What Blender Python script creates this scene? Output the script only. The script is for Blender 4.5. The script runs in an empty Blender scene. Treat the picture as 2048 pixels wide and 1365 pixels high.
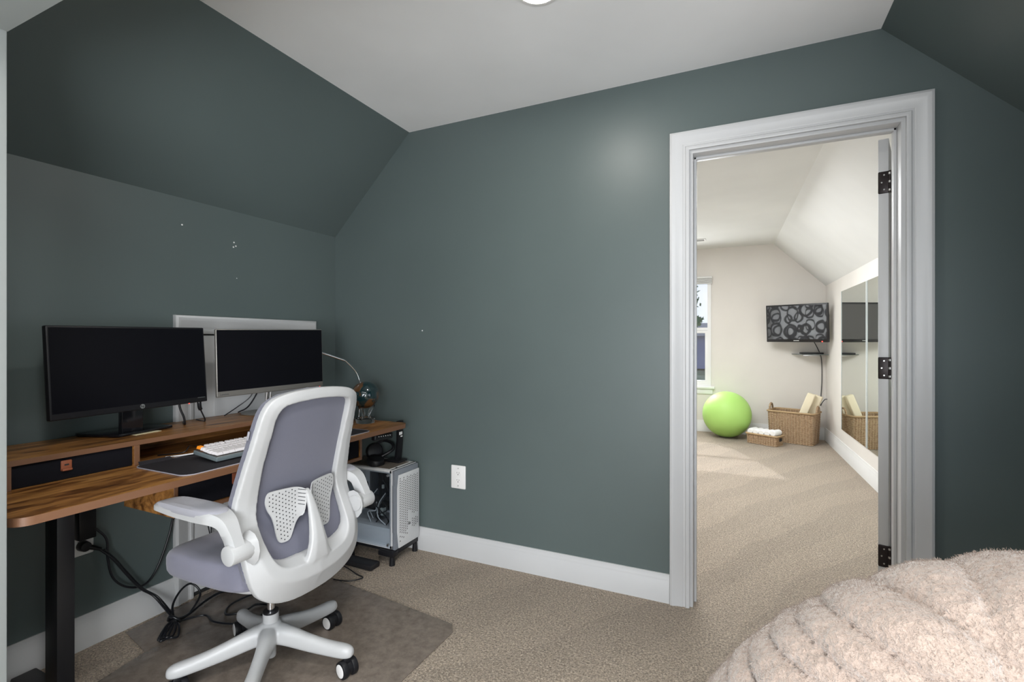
import bpy, bmesh, math, random
from mathutils import Vector, Matrix, noise
random.seed(7)
SC = bpy.context.scene
COL = SC.collection
R = math.radians

# ------------------------------------------------------------------ camera
cam_d = bpy.data.cameras.new('camera'); cam = bpy.data.objects.new('camera', cam_d); COL.objects.link(cam)
cam.location = (0, 0, 1.2); cam.rotation_euler = (R(90), 0, R(24.97))
cam_d.sensor_width = 36; cam_d.lens = 979.0 / 2048 * 36; cam_d.clip_start = .05; cam_d.clip_end = 300
SC.camera = cam

# ------------------------------------------------------------------ world, view, lights
SC.view_settings.view_transform = 'Standard'; SC.view_settings.look = 'None'
SC.view_settings.exposure = 0.25; SC.view_settings.gamma = 1; SC.view_settings.use_curve_mapping = False
w = bpy.data.worlds.new('sky'); SC.world = w; w.use_nodes = True
nt = w.node_tree; nt.nodes.clear()
out = nt.nodes.new('ShaderNodeOutputWorld'); bg = nt.nodes.new('ShaderNodeBackground')
tc = nt.nodes.new('ShaderNodeTexCoord'); sep = nt.nodes.new('ShaderNodeSeparateXYZ')
ramp = nt.nodes.new('ShaderNodeValToRGB'); nz = nt.nodes.new('ShaderNodeTexNoise'); mixc = nt.nodes.new('ShaderNodeMixRGB')
nr = nt.nodes.new('ShaderNodeValToRGB')
ramp.color_ramp.elements[0].position = 0.0; ramp.color_ramp.elements[0].color = (.78, .86, .95, 1)
ramp.color_ramp.elements[1].position = .35; ramp.color_ramp.elements[1].color = (.22, .42, .80, 1)
nz.inputs['Scale'].default_value = 5; nz.inputs['Detail'].default_value = 5
nr.color_ramp.elements[0].position = .5; nr.color_ramp.elements[1].position = .68
nt.links.new(tc.outputs['Generated'], sep.inputs[0]); nt.links.new(sep.outputs['Z'], ramp.inputs[0])
nt.links.new(tc.outputs['Generated'], nz.inputs[0]); nt.links.new(nz.outputs[0], nr.inputs[0])
nt.links.new(nr.outputs[0], mixc.inputs[0]); nt.links.new(ramp.outputs[0], mixc.inputs[1]); mixc.inputs[2].default_value = (.95, .96, .98, 1)
nt.links.new(mixc.outputs[0], bg.inputs[0]); bg.inputs[1].default_value = 1.0; nt.links.new(bg.outputs[0], out.inputs[0])

def area(name, loc, target, sx, sy, power, color, spread=180):
    d = bpy.data.lights.new(name, 'AREA'); d.shape = 'RECTANGLE'; d.size = sx; d.size_y = sy
    d.energy = power; d.color = color; d.spread = R(spread)
    o = bpy.data.objects.new(name, d); COL.objects.link(o); o.location = loc
    o.rotation_euler = (Vector(target) - Vector(loc)).to_track_quat('-Z', 'Z').to_euler()
    return o
# added fill lights on the landing behind the camera
area('landing_fill', (.30, -1.41, 1.0), (-.5, 2, 1.35), 1.8, 1.3, 98, (.96, .98, 1.0))
area('landing_overhead_fill', (.1, .0, 2.37), (-.3, .4, 0), .35, .35, 24, (1, .97, .93))
# added side fill at the right knee wall, aimed up to brighten the ceiling
area('side_fill', (1.03, 1.20, 1.0), (-1.2, 1.20, 2.1), 1.0, 1.1, 1.5, (.93, .97, 1.0), 115)
# far room: daylight through its window, and an added area light under its ceiling
area('far_window_light', (-.8, 6.93, 1.3), (-.6, 3, .5), .8, 1.3, 26, (.95, .98, 1.0))
area('far_overhead_fill', (-.6, 4.4, 2.38), (-.6, 4.4, 0), 1.2, 1.6, 68, (.96, .98, 1.0))
# sun outdoors
sd = bpy.data.lights.new('sun', 'SUN'); sd.energy = 2.5; sd.angle = R(1); so = bpy.data.objects.new('sun', sd); COL.objects.link(so)
so.rotation_euler = (R(50), 0, R(200))

# ------------------------------------------------------------------ helpers
def mat(name, color, rough=.6, metal=0, **kw):
    m = bpy.data.materials.new(name); m.use_nodes = True
    b = m.node_tree.nodes['Principled BSDF']
    b.inputs['Base Color'].default_value = (*color, 1); b.inputs['Roughness'].default_value = rough
    b.inputs['Metallic'].default_value = metal
    for k, v in kw.items():
        b.inputs[k.replace('_', ' ')].default_value = v
    return m
def node(m, t): return m.node_tree.nodes.new(t)
def link(m, a, b): m.node_tree.links.new(a, b)
def bsdf(m): return m.node_tree.nodes['Principled BSDF']
def coords(m, scale=(1, 1, 1), kind='Object', rot=(0, 0, 0)):
    t = node(m, 'ShaderNodeTexCoord'); mp = node(m, 'ShaderNodeMapping'); mp.inputs['Scale'].default_value = scale
    mp.inputs['Rotation'].default_value = rot
    link(m, t.outputs[kind], mp.inputs[0]); return mp.outputs[0]
def ntex(m, vec, scale, detail=3, rough=.5, dist=0):
    n = node(m, 'ShaderNodeTexNoise'); n.inputs['Scale'].default_value = scale; n.inputs['Detail'].default_value = detail
    n.inputs['Roughness'].default_value = rough; n.inputs['Distortion'].default_value = dist; link(m, vec, n.inputs['Vector']); return n.outputs[0]
def rampn(m, fac, stops):
    r = node(m, 'ShaderNodeValToRGB'); e = r.color_ramp.elements
    while len(e) < len(stops): e.new(.5)
    for el, (p, c) in zip(e, stops): el.position = p; el.color = (*c, 1)
    link(m, fac, r.inputs[0]); return r.outputs[0]
def bump(m, h, strength, dist=.002, prev=None):
    b = node(m, 'ShaderNodeBump'); b.inputs['Strength'].default_value = strength; b.inputs['Distance'].default_value = dist
    link(m, h, b.inputs['Height'])
    if prev: link(m, prev, b.inputs['Normal'])
    return b.outputs[0]
def paint(name, color, rough=.6, bs=.05, **kw):
    m = mat(name, color, rough, **kw); v = coords(m)
    h = ntex(m, v, 350, 2); link(m, bump(m, h, bs, .001), bsdf(m).inputs['Normal'])
    f = ntex(m, v, 1.7, 3); c = rampn(m, f, [(.3, tuple(x * .96 for x in color)), (.7, tuple(min(1, x * 1.04) for x in color))])
    link(m, c, bsdf(m).inputs['Base Color']); return m

M = {}
M['green'] = paint('dark_green_wall_paint', (.096, .124, .122), .42, .06)
M['ceil'] = paint('flat_white_ceiling_paint', (.88, .885, .89), .9)
M['grey'] = paint('pale_grey_wall_paint', (.50, .54, .53), .7)
M['jamb'] = paint('grey_drywall_paint', (.27, .29, .285), .7)
M['cream'] = paint('warm_white_wall_paint', (.72, .685, .64), .75)
M['cream_ceil'] = paint('off_white_ceiling_paint', (.72, .72, .70), .9)
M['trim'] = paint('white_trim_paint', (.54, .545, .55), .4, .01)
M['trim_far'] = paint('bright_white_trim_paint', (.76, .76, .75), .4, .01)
M['black_metal'] = mat('black_powder_coated_metal', (.012, .012, .014), .45)
M['black_plastic'] = mat('black_plastic', (.010, .010, .012), .4, Specular_IOR_Level=.3)
M['cable'] = mat('black_cable_rubber', (.008, .009, .012), .3)
M['screen'] = mat('dark_screen_glass', (.003, .003, .005), .30, Specular_IOR_Level=.16)
M['white_plastic'] = mat('white_chair_plastic', (.45, .455, .46), .36)
M['silver'] = mat('silver_metal', (.55, .55, .54), .35, 1)
M['chrome'] = mat('chrome', (.8, .8, .82), .12, 1)
M['bezel'] = mat('champagne_grey_bezel', (.26, .25, .23), .38, .6)
M['white'] = mat('white_plate_plastic', (.82, .81, .80), .4)
M['dark_slot'] = mat('dark_slot', (.02, .02, .02), .7)
M['pc_white'] = mat('white_case_steel', (.66, .67, .68), .4)
M['pc_grey'] = mat('grey_case_plastic', (.20, .22, .25), .45)
M['leather'] = paint('tan_leather', (.27, .080, .036), .5, .3)
M['drawer_cloth'] = paint('black_drawer_cloth', (.006, .006, .009), .85, .3, Specular_IOR_Level=.15)
M['bronze'] = mat('oil_rubbed_bronze', (.022, .016, .016), .4, .5)
M['mirror'] = mat('mirror_glass', (.80, .86, .81), 0.0, 1)
M['towel'] = paint('white_towel', (.85, .85, .84), .95, .6)
M['cushion_cream'] = paint('cream_foam', (.78, .70, .52), .85)
M['mouse_mat'] = mat('black_mat_cloth', (.016, .014, .018), .7)
M['mat_edge'] = mat('grey_stitched_edge', (.30, .29, .33), .6)
M['keycap'] = mat('white_keycap', (.78, .75, .76), .45)
M['keycap_orange'] = mat('orange_keycap', (.95, .30, .02), .4)
M['kb_case'] = mat('grey_translucent_case', (.13, .16, .17), .25)
M['paper'] = mat('cream_paper', (.75, .68, .45), .7)
M['red_led'] = mat('red_indicator', (.9, .1, .08), .4)
bsdf(M['red_led']).inputs['Emission Color'].default_value = (1, .08, .05, 1); bsdf(M['red_led']).inputs['Emission Strength'].default_value = 1.2

def grey_fabric(name, c, sc=900):
    m = mat(name, c, .85); v = coords(m); h = ntex(m, v, sc, 2)
    vo = node(m, 'ShaderNodeTexVoronoi'); vo.inputs['Scale'].default_value = sc; link(m, v, vo.inputs['Vector'])
    link(m, bump(m, vo.outputs['Distance'], .25, .001), bsdf(m).inputs['Normal'])
    bsdf(m).inputs['Sheen Weight'].default_value = .25; return m
M['fabric'] = grey_fabric('grey_chair_fabric', (.165, .165, .215))
M['mesh'] = grey_fabric('grey_back_mesh', (.125, .128, .170), 700)
M['pad'] = grey_fabric('soft_grey_armrest', (.30, .30, .34), 1200)

def wood():
    m = mat('rustic_brown_wood', (.2, .08, .03), .38); v = coords(m, (13, 1.6, 13))
    g = ntex(m, v, 2.2, 6, .6, .6); c1 = rampn(m, g, [(.30, (.085, .034, .010)), (.42, (.22, .095, .026)), (.56, (.36, .165, .045)), (.74, (.52, .27, .085))])
    v2 = coords(m, (11, 2.8, 11)); k = ntex(m, v2, 1.5, 2, .5); kr = rampn(m, k, [(.0, (.10, .07, .05)), (.34, (.28, .2, .14)), (.41, (1, 1, 1)), (1, (1, 1, 1))])
    v3 = coords(m, (60, 3, 60)); f3 = ntex(m, v3, 3, 3); fr = rampn(m, f3, [(.3, (.75, .72, .7)), (.65, (1.1, 1.1, 1.1))])
    mx = node(m, 'ShaderNodeMixRGB'); mx.blend_type = 'MULTIPLY'; mx.inputs[0].default_value = .85; link(m, c1, mx.inputs[1]); link(m, kr, mx.inputs[2])
    mx2 = node(m, 'ShaderNodeMixRGB'); mx2.blend_type = 'MULTIPLY'; mx2.inputs[0].default_value = .8; link(m, mx.outputs[0], mx2.inputs[1]); link(m, fr, mx2.inputs[2])
    link(m, mx2.outputs[0], bsdf(m).inputs['Base Color']); link(m, bump(m, g, .08, .001), bsdf(m).inputs['Normal']); return m
M['wood'] = wood()
M['wood_edge'] = paint('reddish_wood_edge_band', (.165, .080, .042), .42, .1)

def carpet():
    m = mat('beige_cut_pile_carpet', (.45, .38, .3), .95); v = coords(m)
    a = ntex(m, v, 120, 4, .7); b2 = ntex(m, coords(m, (1, 2.0, 1), rot=(0, 0, .35)), 70, 3, .6, 1.5)
    vo = node(m, 'ShaderNodeTexVoronoi'); vo.inputs['Scale'].default_value = 210; link(m, v, vo.inputs['Vector'])
    c = rampn(m, a, [(.34, (.30, .23, .165)), (.5, (.61, .49, .375)), (.66, (.92, .78, .62))])
    # vacuum stripes: the pile is brushed in bands
    wv = node(m, 'ShaderNodeTexWave'); wv.wave_type = 'BANDS'; wv.bands_direction = 'X'; wv.wave_profile = 'SAW'
    wv.inputs['Scale'].default_value = .8; wv.inputs['Distortion'].default_value = 4.0; wv.inputs['Detail'].default_value = 1.0
    wv.inputs['Detail Scale'].default_value = 1.2
    link(m, coords(m, (1, 1, 1), rot=(0, 0, .55)), wv.inputs['Vector'])
    st = rampn(m, wv.outputs['Color'], [(.0, (.93, .93, .93)), (.45, (.96, .96, .96)), (.5, (1.02, 1.02, 1.02)), (1, (1.03, 1.03, 1.03))])
    mx = node(m, 'ShaderNodeMixRGB'); mx.blend_type = 'MULTIPLY'; mx.inputs[0].default_value = 1; link(m, c, mx.inputs[1]); link(m, st, mx.inputs[2])
    link(m, mx.outputs[0], bsdf(m).inputs['Base Color'])
    n1 = bump(m, vo.outputs['Distance'], .9, .008); n2 = bump(m, b2, 1.0, .02, n1); n3 = bump(m, a, .9, .008, n2)
    link(m, n3, bsdf(m).inputs['Normal']); bsdf(m).inputs['Sheen Weight'].default_value = .2
    return m
M['carpet'] = carpet()

def wicker():
    m = mat('woven_seagrass', (.35, .24, .13), .8); v = coords(m)
    w1 = node(m, 'ShaderNodeTexWave'); w1.bands_direction = 'Z'; w1.inputs['Scale'].default_value = 26; w1.inputs['Distortion'].default_value = 1.5
    w1.inputs['Detail Scale'].default_value = 2; link(m, v, w1.inputs['Vector'])
    vr = coords(m, (1, 1, 1), rot=(0, 0, .6)); w2 = node(m, 'ShaderNodeTexWave'); w2.bands_direction = 'X'; w2.inputs['Scale'].default_value = 11; w2.inputs['Distortion'].default_value = 1.2; link(m, vr, w2.inputs['Vector'])
    n1 = ntex(m, v, 60, 3)
    mu = node(m, 'ShaderNodeMath'); mu.operation = 'MULTIPLY_ADD'; link(m, w1.outputs[1], mu.inputs[0]); link(m, w2.outputs[1], mu.inputs[1]); link(m, n1, mu.inputs[2])
    c = rampn(m, mu.outputs[0], [(.30, (.22, .13, .065)), (.6, (.36, .23, .13)), (1, (.58, .42, .27))])
    link(m, c, bsdf(m).inputs['Base Color']); link(m, bump(m, mu.outputs[0], .8, .01), bsdf(m).inputs['Normal']); return m
M['wicker'] = wicker()

def glass(name, tint=(1, 1, 1), refl=.12, rough=.02):
    m = bpy.data.materials.new(name); m.use_nodes = True; t = m.node_tree; t.nodes.clear()
    o = t.nodes.new('ShaderNodeOutputMaterial'); mx = t.nodes.new('ShaderNodeMixShader'); tr = t.nodes.new('ShaderNodeBsdfTransparent'); g = t.nodes.new('ShaderNodeBsdfGlossy')
    tr.inputs[0].default_value = (*tint, 1); g.inputs['Roughness'].default_value = rough
    mx.inputs[0].default_value = refl; t.links.new(tr.outputs[0], mx.inputs[1]); t.links.new(g.outputs[0], mx.inputs[2]); t.links.new(mx.outputs[0], o.inputs[0]); return m
M['pane'] = glass('window_glass', (.97, .98, 1), .05)
M['smoked'] = glass('tinted_side_glass', (.84, .87, .90), .05)
M['acrylic'] = mat('clear_acrylic', (.95, .96, .97), .05, 0, Transmission_Weight=1.0, IOR=1.45)

def vinyl():
    m = mat('smoky_vinyl_mat', (.125, .10, .088), .27); b = bsdf(m); v = coords(m)
    n = ntex(m, v, 26, 5, .7); c = rampn(m, n, [(.3, (.16, .132, .110)), (.7, (.27, .225, .188))])
    vo = node(m, 'ShaderNodeTexVoronoi'); vo.inputs['Scale'].default_value = 70; link(m, v, vo.inputs['Vector'])
    sp = rampn(m, vo.outputs['Distance'], [(.0, (1, 1, 1)), (.09, (.25, .25, .25)), (.13, (0, 0, 0))])
    mx = node(m, 'ShaderNodeMixRGB'); mx.blend_type = 'ADD'; mx.inputs[0].default_value = .12; link(m, c, mx.inputs[1]); link(m, sp, mx.inputs[2])
    link(m, mx.outputs[0], b.inputs['Base Color']); link(m, bump(m, n, .25, .002), b.inputs['Normal']); b.inputs['Alpha'].default_value = .80; return m
M['vinyl'] = vinyl()

def globe_mat():
    m = mat('glossy_teal_and_copper_globe', (.01, .06, .07), .12); v = coords(m)
    n = ntex(m, v, 9, 3, .5); c = rampn(m, n, [(.0, (.003, .016, .020)), (.50, (.005, .026, .030)), (.53, (.10, .045, .016)), (1, (.15, .07, .025))])
    link(m, c, bsdf(m).inputs['Base Color']); bsdf(m).inputs['Coat Weight'].default_value = 1; return m
M['globe'] = globe_mat()
M['ball'] = mat('lime_green_rubber', (.40, .66, .17), .45, Specular_IOR_Level=.3)

def fluffy():
    m = mat('cream_sherpa_fleece', (.36, .285, .24), .95); v = coords(m)
    vo = node(m, 'ShaderNodeTexVoronoi'); vo.inputs['Scale'].default_value = 95; link(m, v, vo.inputs['Vector'])
    n = ntex(m, v, 240, 3, .6, 1); n2 = ntex(m, v, 45, 3)
    c = rampn(m, n, [(.2, (.26, .195, .155)), (.6, (.40, .315, .265))]); link(m, c, bsdf(m).inputs['Base Color'])
    a = bump(m, vo.outputs['Distance'], .55, .006); b2 = bump(m, n, .7, .004, a); c3 = bump(m, n2, .4, .006, b2)
    link(m, c3, bsdf(m).inputs['Normal']); bsdf(m).inputs['Sheen Weight'].default_value = .6; bsdf(m).inputs['Sheen Roughness'].default_value = .5; return m
M['fluffy'] = fluffy()

# ---------- object makers (all vertices are given in world coordinates)
def finish(o, angle=35):
    me = o.data
    for p in me.polygons: p.use_smooth = True
    try: me.set_sharp_from_angle(angle=R(angle))
    except Exception: pass
def put(name, bm, m, parent=None, angle=35, label=None):
    me = bpy.data.meshes.new(name); bmesh.ops.recalc_face_normals(bm, faces=bm.faces); bm.to_mesh(me); bm.free()
    for x in (m if isinstance(m, (list, tuple)) else [m]): me.materials.append(x)
    o = bpy.data.objects.new(name, me); COL.objects.link(o); finish(o, angle)
    if parent: adopt(o, parent)
    if label: o['label'] = label
    return o
def wm(o):
    mats = []
    while o is not None:
        mats.append(o.matrix_parent_inverse @ o.matrix_basis if o.parent else o.matrix_basis.copy()); o = o.parent
    r = Matrix.Identity(4)
    for x in reversed(mats): r = r @ x
    return r
def adopt(o, parent):
    o.parent = parent; o.matrix_parent_inverse = wm(parent).inverted()
def thing(name, label, cat, loc, group=None):
    o = bpy.data.objects.new(name, None); COL.objects.link(o); o.location = loc; o.empty_display_size = .05
    o['label'] = label; o['category'] = cat
    if group: o['group'] = group
    return o
def tag(o, label, cat, group=None):
    o['label'] = label; o['category'] = cat
    if group: o['group'] = group
    return o
def struct(name, bm, m, parent=None, angle=35):
    o = put(name, bm, m, parent, angle)
    if not parent: o['kind'] = 'structure'
    return o
def B(): return bmesh.new()
def box(bm, lo, hi, bev=0, seg=2, mtx=None, mi=0):
    t = bmesh.new(); bmesh.ops.create_cube(t, size=1)
    for v in t.verts:
        v.co = Vector([lo[i] + (v.co[i] + .5) * (hi[i] - lo[i]) for i in range(3)])
    if bev: bmesh.ops.bevel(t, geom=list(t.edges), offset=bev, segments=seg, profile=.5, affect='EDGES')
    if mtx: t.transform(mtx)
    for f in t.faces: f.material_index = mi
    merge(bm, t); return bm
def merge(bm, t):
    me = bpy.data.meshes.new('tmp'); t.to_mesh(me); t.free(); bm.from_mesh(me); bpy.data.meshes.remove(me)
def poly(bm, pts, mi=0):
    f = bm.faces.new([bm.verts.new(p) for p in pts]); f.material_index = mi; return f
def prism(bm, pts, vec, bev=0, mi=0):
    """closed outline pts (3D) pushed along vec"""
    t = bmesh.new(); a = [t.verts.new(p) for p in pts]; b = [t.verts.new(Vector(p) + Vector(vec)) for p in pts]
    t.faces.new(a); t.faces.new(b[::-1]); n = len(pts)
    for i in range(n): t.faces.new([a[i], a[(i + 1) % n], b[(i + 1) % n], b[i]])
    bmesh.ops.recalc_face_normals(t, faces=t.faces)
    if bev: bmesh.ops.bevel(t, geom=list(t.edges), offset=bev, segments=2, profile=.5, affect='EDGES')
    for f in t.faces: f.material_index = mi
    merge(bm, t); return bm
def cyl(bm, p0, p1, r0, r1=None, n=24, mi=0, bev=0):
    r1 = r0 if r1 is None else r1
    p0 = Vector(p0); p1 = Vector(p1); t = bmesh.new()
    bmesh.ops.create_cone(t, cap_ends=True, segments=n, radius1=r0, radius2=r1, depth=(p1 - p0).length)
    if bev:
        es = [e for e in t.edges if abs(e.verts[0].co.z - e.verts[1].co.z) < 1e-6]
        bmesh.ops.bevel(t, geom=es, offset=bev, segments=2, profile=.5, affect='EDGES')
    q = (p1 - p0).to_track_quat('Z', 'Y').to_matrix().to_4x4(); t.transform(Matrix.Translation((p0 + p1) / 2) @ q)
    for f in t.faces: f.material_index = mi
    merge(bm, t); return bm
def lathe(bm, c, prof, n=32, mi=0):
    rings = []
    for r, z in prof:
        rings.append([bm.verts.new((c[0] + r * math.cos(2 * math.pi * k / n), c[1] + r * math.sin(2 * math.pi * k / n), c[2] + z)) for k in range(n)])
    for a, b in zip(rings, rings[1:]):
        for k in range(n):
            f = bm.faces.new([a[k], a[(k + 1) % n], b[(k + 1) % n], b[k]]); f.material_index = mi
    for rg in (rings[0][::-1], rings[-1]):
        try: bm.faces.new(rg).material_index = mi
        except ValueError: pass
    return bm
def sphere(bm, c, r, seg=32, scale=(1, 1, 1)):
    t = bmesh.new(); bmesh.ops.create_uvsphere(t, u_segments=seg, v_segments=seg // 2, radius=r)
    t.transform(Matrix.Translation(c) @ Matrix.Diagonal((*scale, 1))); merge(bm, t); return bm
def spline(pts, k=8):
    pts = [Vector(p) for p in pts]; P = [pts[0] * 2 - pts[1]] + pts + [pts[-1] * 2 - pts[-2]]; res = []
    for i in range(1, len(P) - 2):
        a, b, c, d = P[i - 1:i + 3]
        for j in range(k):
            t = j / k
            res.append(.5 * ((2 * b) + (c - a) * t + (2 * a - 5 * b + 4 * c - d) * t * t + (3 * b - a - 3 * c + d) * t ** 3))
    res.append(pts[-1]); return res
def tube(bm, pts, r, n=10, smooth=8, mi=0):
    P = spline(pts, smooth) if smooth else [Vector(p) for p in pts]; rings = []; up = Vector((0, 0, 1))
    t0 = (P[1] - P[0]).normalized(); nrm = t0.orthogonal().normalized()
    for i, p in enumerate(P):
        t = (P[min(i + 1, len(P) - 1)] - P[max(i - 1, 0)]).normalized()
        nrm = (nrm - t * nrm.dot(t)).normalized(); bn = t.cross(nrm)
        rr = r(i / (len(P) - 1)) if callable(r) else r
        rings.append([bm.verts.new(p + (nrm * math.cos(2 * math.pi * k / n) + bn * math.sin(2 * math.pi * k / n)) * rr) for k in range(n)])
    for a, b in zip(rings, rings[1:]):
        for k in range(n): bm.faces.new([a[k], a[(k + 1) % n], b[(k + 1) % n], b[k]]).material_index = mi
    bm.faces.new(rings[0][::-1]).material_index = mi; bm.faces.new(rings[-1]).material_index = mi; return bm
def rrect(cx, cy, hx, hy, r, n=6):
    pts = []
    for sx, sy, a0 in ((1, 1, 0), (-1, 1, 90), (-1, -1, 180), (1, -1, 270)):
        for k in range(n + 1):
            a = R(a0 + 90 * k / n); pts.append((cx + sx * (hx - r) + r * math.cos(a), cy + sy * (hy - r) + r * math.sin(a)))
    return pts
def loft(bm, rings, cap=True, mi=0, closed=True):
    V = [[bm.verts.new(p) for p in r] for r in rings]; n = len(V[0])
    for a, b in zip(V, V[1:]):
        for k in range(n if closed else n - 1): bm.faces.new([a[k], a[(k + 1) % n], b[(k + 1) % n], b[k]]).material_index = mi
    if cap and closed:
        bm.faces.new(V[0][::-1]).material_index = mi; bm.faces.new(V[-1]).material_index = mi
    return V
def text(name, s, size, mtx, m, parent, ext=.0006):
    c = bpy.data.curves.new(name, 'FONT'); c.body = s; c.size = size; c.extrude = ext; c.align_x = 'CENTER'; c.align_y = 'CENTER'
    c.materials.append(m); t_ = bpy.data.objects.new('t', c); me = bpy.data.meshes.new_from_object(t_); bpy.data.objects.remove(t_); bpy.data.curves.remove(c)
    o = bpy.data.objects.new(name, me); COL.objects.link(o); o.matrix_basis = mtx; adopt(o, parent); return o
def frame_mtx(origin, x, y):
    x = Vector(x).normalized(); y = Vector(y).normalized(); z = x.cross(y)
    return Matrix(((x.x, y.x, z.x, origin[0]), (x.y, y.y, z.y, origin[1]), (x.z, y.z, z.z, origin[2]), (0, 0, 0, 1)))

# ------------------------------------------------------------------ the room shell
XL, YR, ZC = -2.326, 2.34, 2.42          # left knee wall, wall with the door, ceiling
KL, XS0, XS1, XR = 1.858, -1.752, .4995, 1.067
YJ0, YJ1, XJ, ZS = .46, .577, -1.66, 1.974  # opening towards the landing
WB = .12                                  # thickness of the wall with the door
YF = 6.97
def xr(y): return .999 - .0271 * (y - 4.85)       # right wall of the far room
def xs(y): return .4995 - .0247 * (y - 2.34)
T = .1
bm = B(); box(bm, (-2.7, -1.7, -.12), (2.0, YF + .1, 0)); struct('floor', bm, M['carpet'])
# wall with the doorway: profile with the hole
DX0, DX1, DZ = -.192, .562, 2.045
bm = B()
for a, b_, c_, d_ in (((XL - T, 0), (DX0, 0), None, None),):
    pass
def wallpoly(bm, pts, y0, y1, mi=0):
    prism(bm, [(x, y0, z) for x, z in pts], (0, y1 - y0, 0), mi=mi)
for yy0, yy1, mm, nm in ((YR, YR + WB / 2, M['green'], 'wall_front'), (YR + WB / 2, YR + WB, M['cream'], 'wall_far_near')):
    bm = B(); m1 = 0.02
    wallpoly(bm, [(XL - T, 0), (DX0 - m1, 0), (DX0 - m1, 2.6), (XL - T, 2.6)], yy0, yy1)
    wallpoly(bm, [(DX1 + m1, 0), (XR + .25, 0), (XR + .25, 2.6), (DX1 + m1, 2.6)], yy0, yy1)
    wallpoly(bm, [(DX0 - m1, DZ + m1), (DX1 + m1, DZ + m1), (DX1 + m1, 2.6), (DX0 - m1, 2.6)], yy0, yy1)
    struct(nm, bm, mm)
bm = B(); box(bm, (XL - T, YJ1, 0), (XL, YR, KL)); struct('wall_left', bm, M['green'])
bm = B(); prism(bm, [(XL, YJ1, KL), (XS0, YJ1, ZC), (XS0 - .07, YJ1, ZC + .08), (XL - T, YJ1, KL + .06), (XL - T, YJ1, KL)], (0, YR - YJ1, 0)); struct('wall_left_slope', bm, M['green'])
bm = B()
for a, b_ in (((YJ1, 0), (.70, KL)), ((1.80, 0), (YR, KL)), ((.70, 0), (1.80, .42)), ((.70, 1.58), (1.80, KL))):
    box(bm, (XR, a[0], a[1]), (XR + T, b_[0], b_[1]))
struct('wall_right', bm, M['green'])
bm = B(); box(bm, (XR + .01, .70, .42), (XR + .07, .75, 1.58)); box(bm, (XR + .01, 1.75, .42), (XR + .07, 1.80, 1.58)); box(bm, (XR + .01, .70, .42), (XR + .07, 1.80, .47)); box(bm, (XR + .01, .70, 1.53), (XR + .07, 1.80, 1.58)); box(bm, (XR + .02, .75, .98), (XR + .06, 1.75, 1.02))
nw = struct('added_window_4', bm, M['trim'])  # unseen window, added as a setting for the side fill light
bm = B(); box(bm, (XR + .038, .74, .46), (XR + .042, 1.76, 1.54)); struct('pane', bm, M['pane'], nw)
bm = B(); prism(bm, [(XR, YJ1, KL), (XS1, YJ1, ZC), (XS1 + .07, YJ1, ZC + .08), (XR + T, YJ1, KL + .06), (XR + T, YJ1, KL)], (0, YR - YJ1, 0)); struct('wall_right_slope', bm, M['green'])
bm = B(); box(bm, (XS0 - .02, YJ1, ZC), (XS1 + .02, YR, ZC + .1)); struct('ceiling', bm, M['ceil'])
# opening towards the landing: solid on the left, header above
bm = B(); box(bm, (-2.6, YJ0, 0), (XJ, YJ1, 2.6), .004); struct('wall_opening', bm, M['jamb'])
bm = B(); box(bm, (XJ, YJ0, ZS), (1.6, YJ1, 2.6)); struct('trim_header', bm, M['jamb'])
bm = B(); box(bm, (.48, YJ0, 0), (1.6, YJ1, ZS)); struct('wall_opening_side', bm, M['grey'])
# landing behind the camera
bm = B(); box(bm, (-2.6, -1.5, 0), (-2.5, YJ0, 2.5)); struct('wall_landing_left', bm, M['grey'])
bm = B(); box(bm, (1.5, -1.5, 0), (1.6, YJ0, 2.5)); struct('wall_landing_right', bm, M['grey'])
bm = B(); box(bm, (-2.5, -1.6, 2.42), (1.6, YJ0, 2.52)); struct('ceiling_landing', bm, M['ceil'])
bm = B()
for a, b_ in (((-2.6, 0), (1.6, .30)), ((-2.6, 1.70), (1.6, 2.5)), ((-2.6, .30), (-.65, 1.70)), ((1.25, .30), (1.6, 1.70))):
    box(bm, (a[0], -1.6, a[1]), (b_[0], -1.5, b_[1]))
struct('wall_back', bm, M['grey'])
bm = B()
for a, b_ in (((-.65, .30), (1.25, .35)), ((-.65, 1.65), (1.25, 1.70)), ((.27, .35), (.33, 1.65)), ((-.65, .35), (-.60, 1.65)), ((1.20, .35), (1.25, 1.65))): box(bm, (a[0], -1.58, a[1]), (b_[0], -1.52, b_[1]))
win = struct('added_window_2', bm, M['trim'])  # made-up window around the fill light behind the camera
bm = B(); box(bm, (-.62, -1.555, .33), (1.22, -1.55, 1.67)); struct('pane', bm, M['pane'], win)

# far room
bm = B()
WX0, WX1, WZ0, WZ1 = -1.27, -.345, .60, 1.99
for a, b_ in (((-2.4, 0), (WX0, 2.5)), ((WX1, 0), (1.2, 2.5)), ((WX0, 0), (WX1, WZ0)), ((WX0, WZ1), (WX1, 2.5))):
    box(bm, (a[0], YF, a[1]), (b_[0], YF + .1, b_[1]))
struct('wall_far', bm, M['cream'])
y0, y1 = YR + WB, YF
def skew(bm, pts, dz, mi=0):
    prism(bm, pts, dz, mi=mi)
bm = B(); prism(bm, [(xr(y0), y0, 0), (xr(y1), y1, 0), (xr(y1) + .1, y1, 0), (xr(y0) + .1, y0, 0)], (0, 0, 1.87)); struct('wall_far_right', bm, M['cream'])
bm = B(); prismpts0 = [(xr(y0), y0, 1.868), (xs(y0), y0, ZC), (xs(y0) + .08, y0, ZC + .08), (xr(y0) + .1, y0, 1.95)]
prismpts1 = [(xr(y1), y1, 1.868), (xs(y1), y1, ZC), (xs(y1) + .08, y1, ZC + .08), (xr(y1) + .1, y1, 1.95)]
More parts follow.
